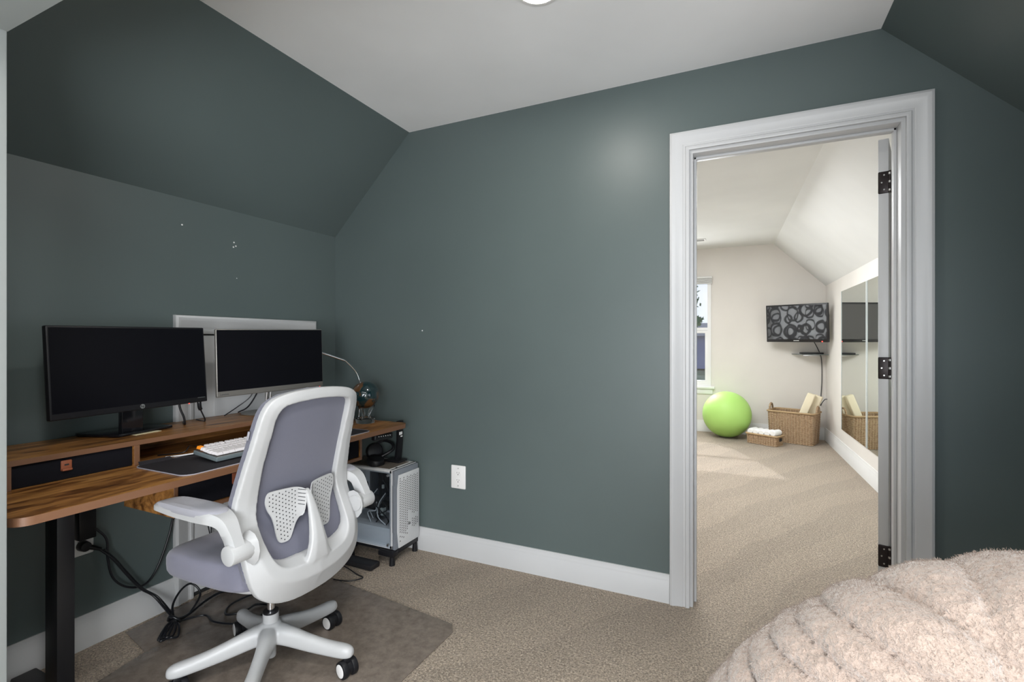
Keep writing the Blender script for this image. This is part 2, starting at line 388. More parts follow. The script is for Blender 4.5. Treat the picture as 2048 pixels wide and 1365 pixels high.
loft(bm, [prismpts0, prismpts1]); struct('ceiling_far_slope', bm, M['cream_ceil'])
bm = B(); loft(bm, [[(-1.70, y0, ZC), (xs(y0) + .02, y0, ZC), (xs(y0) + .02, y0, ZC + .1), (-1.70, y0, ZC + .1)], [(-1.70, y1, ZC), (xs(y1) + .02, y1, ZC), (xs(y1) + .02, y1, ZC + .1), (-1.70, y1, ZC + .1)]]); struct('ceiling_far', bm, M['cream_ceil'])
bm = B(); prism(bm, [(-2.25, y0, 1.868), (-1.68, y0, ZC), (-1.75, y0, ZC + .08), (-2.35, y0, 1.95)], (0, y1 - y0, 0)); struct('ceiling_far_slope_left', bm, M['cream_ceil'])
bm = B()
for a, b_ in (((y0, 0), (3.25, 1.87)), ((4.75, 0), (y1, 1.87)), ((3.25, 0), (4.75, .4)), ((3.25, 1.7), (4.75, 1.87))):
    box(bm, (-2.35, a[0], a[1]), (-2.25, b_[0], b_[1]))
struct('wall_far_left', bm, M['cream'])

# skirting boards with a moulded top
def skirting(name, p0, p1, nrm, h=.13, m=None):
    p0 = Vector(p0); p1 = Vector(p1); n = Vector(nrm)
    prof = [(0, 0), (.015, 0), (.015, h * .72), (.012, h * .76), (.012, h * .80), (.009, h * .86), (.007, h * .93), (.006, h), (0, h)]
    bm = B(); loft(bm, [[p0 + n * a + Vector((0, 0, z)) for a, z in prof], [p1 + n * a + Vector((0, 0, z)) for a, z in prof]])
    return struct(name, bm, m or M['trim'])
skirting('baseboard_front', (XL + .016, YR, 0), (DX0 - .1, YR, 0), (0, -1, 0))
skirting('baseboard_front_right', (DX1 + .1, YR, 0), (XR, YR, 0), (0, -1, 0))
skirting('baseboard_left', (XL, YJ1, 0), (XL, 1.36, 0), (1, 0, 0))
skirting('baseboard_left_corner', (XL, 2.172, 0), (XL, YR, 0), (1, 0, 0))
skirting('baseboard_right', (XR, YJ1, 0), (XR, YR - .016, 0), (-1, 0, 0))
skirting('baseboard_far', (-2.25, YF, 0), (xr(YF) - .016, YF, 0), (0, -1, 0), .15, M['trim_far'])
skirting('baseboard_far_right', (xr(y0), y0, 0), (xr(y1), y1, 0), (-1, 0, 0), .15, M['trim_far'])

# moulded casings: profile = (distance from the opening edge, how far it stands off the wall)
CAS = [(0, 0), (0, .014), (.006, .017), (.014, .017), (.018, .012), (.026, .012), (.030, .015), (.058, .018), (.064, .022), (.074, .024), (.083, .020), (.085, .016), (.085, 0)]
def casing(bm, path, inplane, nrm):
    """path: opening-edge points in 3D; inplane: outward direction at each point (mitred)"""
    n = Vector(nrm); loft(bm, [[Vector(p) + Vector(o) * a + n * b_ for a, b_ in CAS] for p, o in zip(path, inplane)])
e = .014
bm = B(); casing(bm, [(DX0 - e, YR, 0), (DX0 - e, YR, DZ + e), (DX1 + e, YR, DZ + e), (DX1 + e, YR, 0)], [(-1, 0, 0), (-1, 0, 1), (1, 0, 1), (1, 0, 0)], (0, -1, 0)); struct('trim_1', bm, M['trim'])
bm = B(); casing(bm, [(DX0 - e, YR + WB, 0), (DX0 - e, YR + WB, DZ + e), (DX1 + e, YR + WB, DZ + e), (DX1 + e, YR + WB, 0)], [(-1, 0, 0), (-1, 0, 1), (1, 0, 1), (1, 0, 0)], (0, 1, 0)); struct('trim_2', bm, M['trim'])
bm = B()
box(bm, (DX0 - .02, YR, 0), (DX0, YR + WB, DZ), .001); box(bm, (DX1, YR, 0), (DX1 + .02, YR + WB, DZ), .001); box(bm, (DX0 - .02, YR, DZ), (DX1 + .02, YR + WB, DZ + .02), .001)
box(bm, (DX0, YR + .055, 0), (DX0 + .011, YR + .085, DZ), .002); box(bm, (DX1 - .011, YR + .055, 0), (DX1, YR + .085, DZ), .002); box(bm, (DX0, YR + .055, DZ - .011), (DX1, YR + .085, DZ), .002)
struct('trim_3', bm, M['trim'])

# the open door leaf, swung into the far room, seen on its hinge edge
ang = R(105.5); px, py = DX1 - .004, YR + WB + .012
dm = Matrix.Translation((px, py, 0)) @ Matrix.Rotation(-ang, 4, 'Z')   # local: leaf runs along -x, thickness along -y
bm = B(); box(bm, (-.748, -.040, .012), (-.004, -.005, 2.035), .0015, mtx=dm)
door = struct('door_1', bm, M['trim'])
for z0, z1 in ((.25, .95), (1.1, 1.9)):
    bm = B()
    for a, b_ in ((-.66, -.42), (-.33, -.10)): box(bm, (a, -.043, z0), (b_, -.002, z1), .003, mtx=dm)
    struct('door_panel', bm, M['trim'], door)
for hz in (1.855, 1.088, .311):
    bm = B(); box(bm, (-.006, -.040, hz - .045), (-.0015, -.003, hz + .045), .004, 3, mtx=dm)
    cyl(bm, (px + .001, py + .004, hz - .045), (px + .001, py + .004, hz + .045), .0065)
    box(bm, (DX1 - .003, YR + WB - .036, hz - .045), (DX1 + .001, YR + WB + .008, hz + .045), .001)
    h = put('hinge', bm, M['bronze'], door, label='dark bronze hinge')
    bm = B()
    for kz in (-.034, 0, .034): cyl(bm, (px + .001, py + .004, hz + kz - .004), (px + .001, py + .004, hz + kz + .004), .0072)
    for kx, kz in ((-.02, -.03), (-.028, 0), (-.02, .03)):
        cyl(bm, dm @ Vector((-.001, kx, hz + kz)), dm @ Vector((.0012, kx, hz + kz)), .003, n=12)
    put('screw', bm, M['silver'], h)

# low attic door in the left wall
AY0, AY1, AZ = 1.36, 2.17, 1.319; cw = .085
bm = B(); casing(bm, [(XL, AY0 + cw, 0), (XL, AY0 + cw, AZ - cw), (XL, AY1 - cw, AZ - cw), (XL, AY1 - cw, 0)], [(0, -1, 0), (0, -1, 1), (0, 1, 1), (0, 1, 0)], (1, 0, 0)); struct('trim_4', bm, M['trim'])
bm = B(); box(bm, (XL - .006, AY0 + cw + .006, .02), (XL + .006, AY1 - cw - .006, AZ - cw - .008), .002)
ad = struct('door_2', bm, M['trim'])
bm = B(); box(bm, (XL + .004, AY0 + cw + .10, .15), (XL + .010, AY1 - cw - .10, AZ - cw - .12), .003); struct('door_panel', bm, M['trim'], ad)
bm = B(); box(bm, (XL - .004, AY0 + cw, .0), (XL + .001, AY1 - cw, AZ - cw), 0); struct('trim_5', bm, M['dark_slot'])

# far window
bm = B()
xa_, xb_ = WX0 + .06, WX1 - .045
box(bm, (WX0, YF - .012, WZ0), (xa_, YF + .05, WZ1)); box(bm, (xb_, YF - .012, WZ0), (WX1, YF + .05, WZ1)); box(bm, (xa_, YF - .012, WZ1 - .03), (xb_, YF + .05, WZ1)); box(bm, (xa_, YF - .012, WZ0), (xb_, YF + .05, WZ0 + .045))
box(bm, (xa_, YF + .014, 1.343), (xb_, YF + .05, 1.378))
box(bm, (xa_, YF, WZ0 + .045), (xa_ + .035, YF + .03, 1.34)); box(bm, (xb_ - .030, YF, WZ0 + .045), (xb_, YF + .03, 1.34)); box(bm, (xa_ + .035, YF, 1.305), (xb_ - .03, YF + .03, 1.34)); box(bm, (xa_ + .035, YF, WZ0 + .045), (xb_ - .03, YF + .03, WZ0 + .075))
fw = struct('window_1', bm, M['trim_far'])
bm = B(); box(bm, (WX0 - .05, YF - .045, WZ0 - .03), (WX1 + .045, YF + .02, WZ0), .004); box(bm, (WX0 - .02, YF - .018, WZ0 - .10), (WX1 + .02, YF, WZ0 - .03), .003); struct('window_sill', bm, M['trim_far'], fw)
bm = B(); box(bm, (WX0 + .03, YF + .034, WZ0 + .02), (WX1 - .02, YF + .038, WZ1 - .02)); struct('pane', bm, M['pane'], fw)
bm = B()
for k in range(6): box(bm, (WX0 - .01, YF - .045, 1.955 + k * .012), (WX1 + .012, YF - .014, 1.963 + k * .012), .002)
box(bm, (WX0 - .01, YF - .05, 2.028), (WX1 + .012, YF - .012, 2.05), .002)
tag(put('window_blind', bm, M['trim_far']), 'white slatted blind drawn up to the top of the far window', 'blind')

# far side window with a curtain of overlapping rings
bm = B(); box(bm, (-2.34, 3.25, .4), (-2.28, 3.30, 1.7)); box(bm, (-2.34, 4.70, .4), (-2.28, 4.75, 1.7)); box(bm, (-2.34, 3.25, .4), (-2.28, 4.75, .45)); box(bm, (-2.34, 3.25, 1.65), (-2.28, 4.75, 1.7)); box(bm, (-2.33, 3.98, .45), (-2.29, 4.02, 1.65))
sw = struct('window_3', bm, M['trim'])
bm = B(); box(bm, (-2.315, 3.29, .44), (-2.31, 4.71, 1.66)); struct('pane', bm, M['pane'], sw)

# outdoors
def ext():
    bm = B(); poly(bm, [(-40, 8, -3.2), (40, 8, -3.2), (40, 34, -.4), (-40, 34, -.4)]); m = mat('lawn', (.30, .30, .13), .9); v = coords(m)
    c = rampn(m, ntex(m, v, 1.2, 5), [(.3, (.16, .17, .06)), (.7, (.42, .38, .22))]); link(m, c, bsdf(m).inputs['Base Color'])
    bm2 = bm; prism(bm2, [(-40, 34, -.4), (40, 34, -.4), (40, 60, -.4), (-40, 60, -.4)], (0, 0, -.1)); g = put('ground', bm2, m); g['kind'] = 'structure'
    h = thing('neighbour_house', 'grey violet house with dark roof seen through the far window', 'house', (-4, 34, -.4))
    bm = B(); box(bm, (-9, 32, -.5), (2, 38, 1.55)); put('wall', bm, paint('grey_violet_siding', (.26, .25, .36), .8), h)
    bm = B(); prism(bm, [(-9.4, 31.6, 1.5), (-9.4, 38.4, 1.5), (-9.4, 35, 2.4)], (11.8, 0, 0)); put('roof', bm, mat('dark_shingles', (.09, .09, .10), .9), h)
    bush = mat('yellow_green_shrub', (.30, .30, .08), .9)
    for i, (x, y, s, lb) in enumerate(((-1.35, 21, .75, 'yellow green shrub below the neighbour house, seen through the far window'), (-2.6, 23, .55, 'smaller shrub left of the yellow green one outside the far window'))):
        bm = B(); t = bmesh.new(); bmesh.ops.create_icosphere(t, subdivisions=4, radius=s)
        for v_ in t.verts: v_.co *= 1 + .35 * noise.noise(v_.co * 4.5)
        t.transform(Matrix.Translation((x, y, -1.75 + s * .6))); merge(bm, t); tag(put('shrub', bm, bush), lb, 'shrub')
    tr = thing('tree', 'leafy tree branches seen through the upper pane of the far window', 'tree', (-2.6, 13.5, -3.0))
    bm = B(); tube(bm, [(-2.6, 13.5, -3.0), (-2.5, 13.5, 0), (-2.2, 13.5, 2.0), (-1.6, 13.5, 3.0)], lambda t: .14 * (1 - .8 * t)); tube(bm, [(-2.3, 13.5, 1.8), (-1.7, 13.4, 2.3), (-1.1, 13.4, 2.3)], .02)
    put('trunk', bm, mat('bark', (.10, .07, .05), .9), tr)
    bm = B(); rnd = random.Random(3)
    for k in range(900):
        cx, cz, s = rnd.choice(((-1.55, 2.55, .42), (-1.25, 2.25, .26), (-2.1, 2.9, .6), (-1.02, 1.72, .12), (-2.4, 1.9, .5)))
        c = Vector((cx + rnd.gauss(0, s * .5), 13.4 + rnd.gauss(0, .3), cz + rnd.gauss(0, s * .4))); a = Vector((rnd.gauss(0, 1), rnd.gauss(0, 1), rnd.gauss(0, 1))).normalized(); b_ = a.orthogonal().normalized()
        L = .085; poly(bm, [c - a * L, c + b_ * L * .45, c + a * L, c - b_ * L * .45])
    put('foliage', bm, mat('green_leaves', (.05, .11, .035), .7), tr)
ext()

# ------------------------------------------------------------------ ceiling lamp, vent, outlets
lamp = thing('ceiling_light', 'round white flush ceiling light, switched on', 'ceiling light', (-.632, 1.565, ZC))
bm = B(); lathe(bm, (-.632, 1.565, ZC - .012), [(.062, 0), (.080, .002), (.084, .007), (.084, .012)], 40); put('trim_ring', bm, M['white'], lamp)
em = mat('lit_diffuser', (1, 1, 1), .5); bsdf(em).inputs['Emission Color'].default_value = (1, .97, .92, 1); bsdf(em).inputs['Emission Strength'].default_value = 9
bm = B(); lathe(bm, (-.632, 1.565, ZC - .019), [(.02, 0), (.05, .002), (.066, .006), (.07, .012)], 40); put('diffuser', bm, em, lamp)
ld = bpy.data.lights.new('lamp_bulb', 'AREA'); ld.shape = 'DISK'; ld.size = .13; ld.energy = 7; ld.color = (1, .96, .90)
lo = bpy.data.objects.new('lamp_bulb', ld); COL.objects.link(lo); lo.location = (-.632, 1.565, ZC - .03); adopt(lo, lamp)
vt = thing('ceiling_vent', 'small white air vent on the far room ceiling', 'vent', (-.5, 6.3, ZC))
bm = B(); box(bm, (-.66, 6.24, ZC - .008), (-.37, 6.36, ZC - .0005), .003); put('frame', bm, M['white'], vt)
bm = B()
for k in range(5): box(bm, (-.64, 6.255 + k * .02, ZC - .011), (-.39, 6.262 + k * .02, ZC - .007))
put('slat', bm, mat('vent_grey', (.35, .35, .34), .6), vt)

def outlet(name, label, c, x, y, w=.091, h=.128):
    """c centre on the wall, x = right direction, y = up"""
    m = frame_mtx(c, x, y); r = thing(name, label, 'outlet', c)
    bm = B(); box(bm, (-w / 2, -h / 2, 0), (w / 2, h / 2, .006), .0045, 3, mtx=m); pl = put('cover_plate', bm, M['white'], r)
    for s in (1, -1):
        bm = B(); prism(bm, [m @ Vector((a, b_, .005)) for a, b_ in rrect(0, s * .020, .0165, .0140, .006)], m.to_3x3() @ Vector((0, 0, .003))); so_ = put('socket', bm, M['white'], r)
        bm = B(); box(bm, (-.0075, s * .020 + .001, .0075), (-.0055, s * .020 + .008, .0085), mtx=m); box(bm, (.0055, s * .020 + .001, .0075), (.0075, s * .020 + .0075, .0085), mtx=m)
        cyl(bm, m @ Vector((0, s * .020 - .006, .0075)), m @ Vector((0, s * .020 - .006, .0085)), .0028, n=12); put('slot', bm, M['dark_slot'], so_)
    bm = B()
    bm.free()
    for s in (1, -1):
        bm = B(); cyl(bm, m @ Vector((0, s * .048, .005)), m @ Vector((0, s * .048, .0072)), .003, n=12); put('screw', bm, M['silver'], r)
    return r
outlet('wall_outlet', 'white double wall outlet on the green wall beside the computer', (-1.416, YR, .445), (1, 0, 0), (0, 0, 1))
outlet('wall_outlet', 'white wall outlet low on the left wall, mostly behind a black adapter', (XL, 1.013, .435), (0, 1, 0), (0, 0, 1), .09, .14)
bm = B()
rnd = random.Random(5)
for (x, y, z) in ((0, 1.655, 1.70), (0, 1.665, 1.683), (0, 1.652, 1.676), (0, 1.67, 1.52), (0, 1.40, 1.735)):
    cyl(bm, (XL, y, z), (XL + .0008, y, z), .004 * (.6 if z < 1.6 else 1), n=9)
put('paint_chip', bm, M['white'], bpy.data.objects['wall_left'], label='small white paint chips')
bm = B(); cyl(bm, (-1.660, YR - .0008, 1.26), (-1.660, YR, 1.26), .004, n=9); put('paint_chip', bm, M['white'], bpy.data.objects['wall_front'], label='small white paint chip')

# ------------------------------------------------------------------ desk
DT, DF = .742, -1.675      # top height, front edge
desk = thing('standing_desk', 'rustic brown standing desk with black legs, riser shelf and drawers along the left wall', 'desk', (-2.0, 1.414, 0))
bm = B(); pts = rrect((-2.295 + DF) / 2, 1.414, (DF + 2.295) / 2, .821, .045, 8)
prism(bm, [(x, y, DT - .023) for x, y in pts], (0, 0, .023)); 
for f in bm.faces:
    if abs(f.normal.z) < .5 or f.calc_center_median().z < DT - .001: pass
top = put('tabletop', bm, [M['wood'], M['wood_edge']], desk, 30)
for p in top.data.polygons:
    if abs(p.normal.z) < .5: p.material_index = 1
# rails, columns, feet
bm = B(); box(bm, (-2.10, .72, DT - .055), (-2.06, 2.10, DT - .024), .003); box(bm, (-1.99, .72, DT - .055), (-1.95, 2.10, DT - .024), .003); put('frame_rail', bm, M['black_metal'], desk)
for ly in (.813, 2.005):
    bm = B(); box(bm, (-2.077, ly, .045), (-2.0, ly + .047, DT - .05), .002); box(bm, (-2.20, ly - .012, DT - .05), (-1.80, ly + .059, DT - .024), .002); lg = put('leg', bm, M['black_metal'], desk)
    bm = B(); box(bm, (-2.29, ly - .012, .002), (-1.735, ly + .059, .030), .006); put('foot', bm, M['black_metal'], lg)
# riser shelf
RZ = .834; RF = -2.01; RY0, RY1 = .612, 2.13
bm = B(); box(bm, (-2.318, RY0, RZ - .018), (RF, RY1, RZ), .0008, 1); rs = put('riser_shelf', bm, [M['wood'], M['wood_edge']], desk, 30)
for p in rs.data.polygons:
    if p.normal.x > .5 or abs(p.normal.y) > .5: p.material_index = 1
for y0_ in (.690, 1.042, 1.764, RY1 - .018):
    bm = B(); box(bm, (-2.30, y0_, DT), (RF - .001, y0_ + .018, RZ - .018), .0008, 1); d_ = put('riser_divider', bm, [M['wood'], M['wood_edge']], desk)
    for p in d_.data.polygons:
        if p.normal.x > .5: p.material_index = 1
bm = B(); box(bm, (-2.30, 1.06, DT), (-2.285, 1.764, RZ - .018)); put('riser_back', bm, M['wood'], desk)
def pull(parent, x, y, z, w_=.030, h_=.034):
    bm = B(); box(bm, (x, y - w_ / 2, z - h_ / 2), (x + .006, y + w_ / 2, z + h_ / 2), .003, 2); box(bm, (x + .003, y - w_ / 2 + .001, z - h_ / 2), (x + .013, y + w_ / 2 - .001, z - h_ / 2 + .008), .003, 2)
    q = put('leather_pull', bm, M['leather'], parent, label='tan leather tab')
    bm = B(); box(bm, (x + .0058, y - .006, z), (x + .0068, y + .006, z + .005)); put('buckle_slot', bm, M['dark_slot'], q)
def drawer(name, x, ya, yb, za, zb, py, pz, **k):
    bm = B(); box(bm, (x - .22, ya, za), (x, yb, zb), .003); dr = put(name, bm, M['drawer_cloth'], desk); pull(dr, x, py, pz, **k); return dr
drawer('drawer', -2.022, .709, 1.041, DT + .001, RZ - .0185, .845, DT + .047)
drawer('drawer', -2.022, 1.783, 2.111, DT + .001, RZ - .0185, 1.945, DT + .047)
# wide drawer unit under the desktop
UX = -1.76; UY0, UY1, UZ = 1.033, 1.955, .590
bm = B(); box(bm, (-2.06, UY0, UZ), (UX, UY1, UZ + .015), .0008, 1); u_ = put('drawer_unit_bottom', bm, [M['wood'], M['wood_edge']], desk)
for p in u_.data.polygons:
    if p.normal.x > .5: p.material_index = 1
for y0_ in (UY0, UY1 - .014):
    bm = B(); box(bm, (-2.06, y0_, UZ + .015), (UX, y0_ + .014, DT - .024), .0008, 1); u_ = put('drawer_unit_side', bm, [M['wood'], M['wood_edge']], desk)
    for p in u_.data.polygons:
        if p.normal.x > .5: p.material_index = 1
bm = B(); box(bm, (-2.05, UY0 + .016, UZ + .017), (UX - .006, 1.494, DT - .03), .003); dr = put('drawer', bm, M['drawer_cloth'], desk); pull(dr, UX - .006, 1.262, .672, .030, .042)
bm = B(); box(bm, (-2.05, 1.496, UZ + .017), (UX - .006, UY1 - .016, DT - .03), .003); dr = put('drawer', bm, M['drawer_cloth'], desk); pull(dr, UX - .006, 1.73, .672, .030, .042)
# height control paddle under the right end
bm = B(); cm = Matrix.Translation((-1.71, 2.045, DT - .045)) @ Matrix.Rotation(R(-4), 4, 'X')
box(bm, (-.02, -.060, -.018), (.012, .085, .015), .010, 3, mtx=cm); ct = put('height_control', bm, M['black_plastic'], desk)
bm = B()
for k in range(6): cyl(bm, cm @ Vector((.0115, -.035 + k * .018, .003)), cm @ Vector((.0128, -.035 + k * .018, .003)), .0025, n=12)
put('control_buttons', bm, M['white'], ct)

# ------------------------------------------------------------------ monitors
def monitor(name, label, TL, TR, BL, BR, thick, m_body, m_bez, chin, side, base, neck):
    TL, TR, BL, BR = map(Vector, (TL, TR, BL, BR)); r = thing(name, label, 'monitor', base)
    x = (TR - TL).normalized(); up = (TL - BL).normalized(); n = x.cross(up); W_, H_ = (TR - TL).length, (TL - BL).length
    m = frame_mtx(BL, x, n.cross(x))
    bm = B(); box(bm, (0, 0, -thick), (W_, H_, 0), .004, 3, mtx=m); bd = put('housing', bm, m_body, r)
    bm = B(); box(bm, (W_ * .2, H_ * .15, -thick - .03), (W_ * .8, H_ * .8, -thick + .002), .012, 3, mtx=m); put('rear_bulge', bm, M['black_plastic'], r)
    bm = B(); box(bm, (side, chin, -.002), (W_ - side, H_ - side, .0008), mtx=m); put('screen', bm, M['screen'], r)
    return r, m, W_, H_
# wide-bezel black one on the left
r1, m1_, W1, H1 = monitor('computer_monitor', 'black monitor with round silver maker badge, left one on the riser shelf',
    (-2.105, .838, 1.253), (-2.145, 1.397, 1.258), (-2.083, .828, .931), (-2.120, 1.372, .945), .022, M['black_plastic'], None, .022, .007, (-2.2, 1.13, RZ), None)
bm = B(); cyl(bm, m1_ @ Vector((W1 * .52, .0125, -.001)), m1_ @ Vector((W1 * .52, .0125, .0012)), .0085, n=32); lg = put('badge', bm, M['silver'], r1, label='round silver badge')
text('badge_text', 'hp', .0135, m1_ @ Matrix.Translation((W1 * .52, .0132, .0015)), M['black_plastic'], lg)
bm = B(); box(bm, (W1 - .045, .019, .0008), (W1 - .012, .0205, .0012), mtx=m1_); put('model_marking', bm, M['silver'], r1)
bm = B(); cyl(bm, m1_ @ Vector((W1 - .082, -.001, -.004)), m1_ @ Vector((W1 - .082, .001, -.001)), .0022, n=12); put('power_light', bm, M['red_led'], r1)
bm = B()
pts = [(-2.118, 1.045), (-2.160, 1.262), (-2.300, 1.245), (-2.300, .99), (-2.275, .985)]
prism(bm, [(x, y, RZ + .003) for x, y in pts], (0, 0, .010), .002); put('stand_base', bm, mat('gloss_black', (.006, .006, .008), .06), r1)
bm = B(); prism(bm, [(-2.150, 1.075, RZ + .012), (-2.158, 1.12, RZ + .012), (-2.19, 1.115, RZ + .012), (-2.182, 1.07, RZ + .012)], (0, .045, .0)) if False else box(bm, (-2.185, 1.075, RZ + .012), (-2.158, 1.150, 1.02), .004)
put('stand_neck', bm, mat('gloss_black_neck', (.008, .008, .010), .15), r1)
# slim silver one on the right
r2, m2_, W2, H2 = monitor('computer_monitor', 'slim monitor with champagne silver bezel, right one on the riser shelf',
    (-2.115, 1.427, 1.253), (-2.055, 1.982, 1.263), (-2.113, 1.423, .946), (-2.053, 1.980, .957), .014, M['bezel'], None, .026, .004, (-2.2, 1.72, RZ), None)
text('maker_text', 'Lenovo', .013, m2_ @ Matrix.Translation((.033, .012, .0006)), mat('dark_grey_print', (.09, .09, .09), .6), r2)
bm = B(); lathe(bm, (-2.2, 1.735, RZ), [(.108, 0), (.110, .003), (.108, .006), (.02, .007)], 48); put('stand_base', bm, M['bezel'], r2)
bm = B()
for dy in (0, .022): cyl(bm, (-2.19, 1.728 + dy, RZ + .005), (-2.165, 1.728 + dy, 1.02), .005)
box(bm, (-2.195, 1.728, RZ + .005), (-2.19, 1.75, .98)); put('stand_neck', bm, M['silver'], r2)
bm = B(); cyl(bm, m2_ @ Vector((W2 - .02, -.001, -.004)), m2_ @ Vector((W2 - .02, .001, -.001)), .002, n=12); put('power_light', bm, M['red_led'], r2)
bm = B(); prism(bm, [(-2.115, 1.10, RZ + .001), (-2.128, 1.20, RZ + .001), (-2.20, 1.19, RZ + .001), (-2.19, 1.09, RZ + .001)], (0, 0, .0015)); tag(put('paper_slip', bm, M['paper']), 'cream paper slip under the front of the left monitor base', 'paper')

def cable(name, label, pts, r, m=None, cat='cable', smooth=8):
    bm = B(); tube(bm, pts, r, 8, smooth); return tag(put(name, bm, m or M['cable'], None, 60), label, cat)
cable('monitor_cable', 'thick black cable dropping from the left monitor to the shelf', [(-2.18, 1.30, 1.0), (-2.185, 1.305, .92), (-2.18, 1.32, .87), (-2.19, 1.33, RZ + .004), (-2.25, 1.36, RZ + .004)], .0045)
cable('monitor_cable', 'thin black cable with a plug hanging under the right side of the left monitor', [(-2.18, 1.385, 1.0), (-2.185, 1.39, .915), (-2.19, 1.40, .89), (-2.20, 1.425, RZ + .004), (-2.27, 1.43, RZ + .004)], lambda t: .0085 if .18 < t < .5 else .003)
cable('monitor_cable', 'thin black cable slanting left under the right monitor', [(-2.17, 1.66, 1.0), (-2.18, 1.64, .93), (-2.22, 1.60, .88), (-2.27, 1.565, RZ + .003)], .0025)
cable('monitor_cable', 'black cable falling beside the round base of the right monitor', [(-2.17, 1.69, 1.0), (-2.19, 1.675, .93), (-2.23, 1.66, .87), (-2.30, 1.66, RZ + .006)], .0035)

# ------------------------------------------------------------------ things on the desk
bm = B(); pts = rrect(-1.843, 1.49, .153, .463, .04, 6); prism(bm, [(x, y, DT) for x, y in pts], (0, 0, .003))
mm = put('cloth', bm, M['mouse_mat']); 
mr = thing('desk_mat', 'large black desk mat with grey stitched edge under the keyboard', 'desk mat', (-1.843, 1.49, DT)); adopt(mm, mr)
bm = B(); tube(bm, [(x, y, DT + .002) for x, y in pts] + [(pts[0][0], pts[0][1], DT + .002)], .0021, 6, 0); put('stitched_edge', bm, M['mat_edge'], mr, 60)
bm = B(); prism(bm, [(-1.985, 1.045, DT + .003), (-1.985, 1.16, DT + .003), (-2.000, 1.16, DT + .010), (-2.003, 1.05, DT + .012)], (.0, 0, .002)); put('curled_corner', bm, M['mouse_mat'], mr)

kb = thing('keyboard', 'compact mechanical keyboard, white keys with one orange key, grey translucent case', 'keyboard', (-1.83, 1.35, DT + .003))
ky, kx = 1.186, -1.764
km = Matrix.Translation((kx, ky, DT + .004)) @ Matrix(((0, -1, 0, 0), (1, 0, 0, 0), (0, 0, 1, 0), (0, 0, 0, 1))) @ Matrix.Rotation(R(6.5), 4, 'X')
# local frame: x to the right (+Y world), y away (-X world), z up
bm = B(); box(bm, (0, 0, .003), (.325, .140, .019), .003, 3, mtx=km); put('case', bm, M['kb_case'], kb)
bm = B(); box(bm, (.004, .004, .018), (.321, .136, .0205), .001, 1, mtx=km); put('switch_plate', bm, M['silver'], kb)
bm = B()
bm.free()
for a in (.03, .27):
    bm = B(); box(bm, (a, .115, -.013), (a + .03, .135, .004), .003, mtx=km); put('rear_foot', bm, M['kb_case'], kb)
U = .0195
rows = [[1.25, 1.25, 1.25, 6.25, 1, 1, 1, 1, 1, 1], [2.25] + [1] * 10 + [1.75, 1, 1], [1.75] + [1] * 11 + [2.25, 1], [1.5] + [1] * 12 + [1.5, 1], [1] * 13 + [2, 1], [1] * 16]
import copy
capcache = {}
for j, row in enumerate(rows):
    xx = .006
    for i, wd in enumerate(row):
        if j == 5 and i in (1,): xx += U * .35; 
        if j == 5 and i in (5, 9): xx += U * .3
        if xx + wd * U > .322: break
        key = round(wd, 2)
        if key not in capcache:
            bm = B(); ww = wd * U - .0012; t0 = .0022
            loft(bm, [[(0, 0, 0), (ww, 0, 0), (ww, .018, 0), (0, .018, 0)], [(t0 * .4, t0 * .4, .006), (ww - t0 * .4, t0 * .4, .006), (ww - t0 * .4, .0172, .006), (t0 * .4, .0172, .006)],
                      [(t0, t0, .0098), (ww - t0, t0, .0098), (ww - t0, .0158, .0104), (t0, .0158, .0104)], [(t0 + .001, t0 + .001, .0100), (ww - t0 - .001, t0 + .001, .0100), (ww - t0 - .001, .0148, .0106), (t0 + .001, .0148, .0106)]])
            me = bpy.data.meshes.new('keycap'); bmesh.ops.recalc_face_normals(bm, faces=bm.faces); bm.to_mesh(me); bm.free(); me.materials.append(M['keycap']); capcache[key] = me
        me = capcache[key]; orange = (j == 5 and i == 0)
        if orange: me = me.copy(); me.materials[0] = M['keycap_orange']
        o = bpy.data.objects.new('keycap', me); COL.objects.link(o); o.matrix_basis = km @ Matrix.Translation((xx, .008 + j * U * 1.05 + (.003 if j == 5 else 0), .0225 + .0012 * abs(j - 2)))
        adopt(o, kb)
        if orange: o['label'] = 'orange escape key'
        xx += wd * U
cable('keyboard_cable', 'pale grey cable curving behind the keyboard', [(-1.90, 1.42, DT + .034), (-1.95, 1.41, DT + .036), (-1.965, 1.34, DT + .02), (-1.96, 1.27, DT + .012), (-1.99, 1.20, DT + .008), (-2.03, 1.16, DT + .005)], .0028, M['pc_white'])
cable('loose_cable', 'thin black cable looping behind the keyboard under the riser', [(-2.10, 1.17, DT + .003), (-2.02, 1.22, DT + .012), (-2.03, 1.25, DT + .03), (-2.06, 1.29, DT + .02), (-2.05, 1.36, DT + .01), (-2.10, 1.42, DT + .01)], .0025)

# globe on its clear stand
gl = thing('rotating_globe', 'glossy teal and copper globe on clear prongs at the right end of the desk', 'globe', (-1.905, 2.142, DT))
bm = B(); sphere(bm, (-1.905, 2.142, .898), .076, 48); put('globe_ball', bm, M['globe'], gl)
bm = B(); lathe(bm, (-1.905, 2.142, DT), [(.050, 0), (.052, .003), (.052, .024), (.049, .028), (.020, .022)], 40); put('stand_base', bm, M['acrylic'], gl)
for k in range(3):
    a = R(30 + 120 * k); ca, sa = math.cos(a), math.sin(a); c0 = Vector((-1.905, 2.142, DT))
    bm = B(); tube(bm, [c0 + Vector((.030 * ca, .030 * sa, .020)), c0 + Vector((.020 * ca, .020 * sa, .05)), c0 + Vector((.046 * ca, .046 * sa, .100))], lambda t: .006 + .003 * t, 12); put('prong', bm, M['acrylic'], gl)
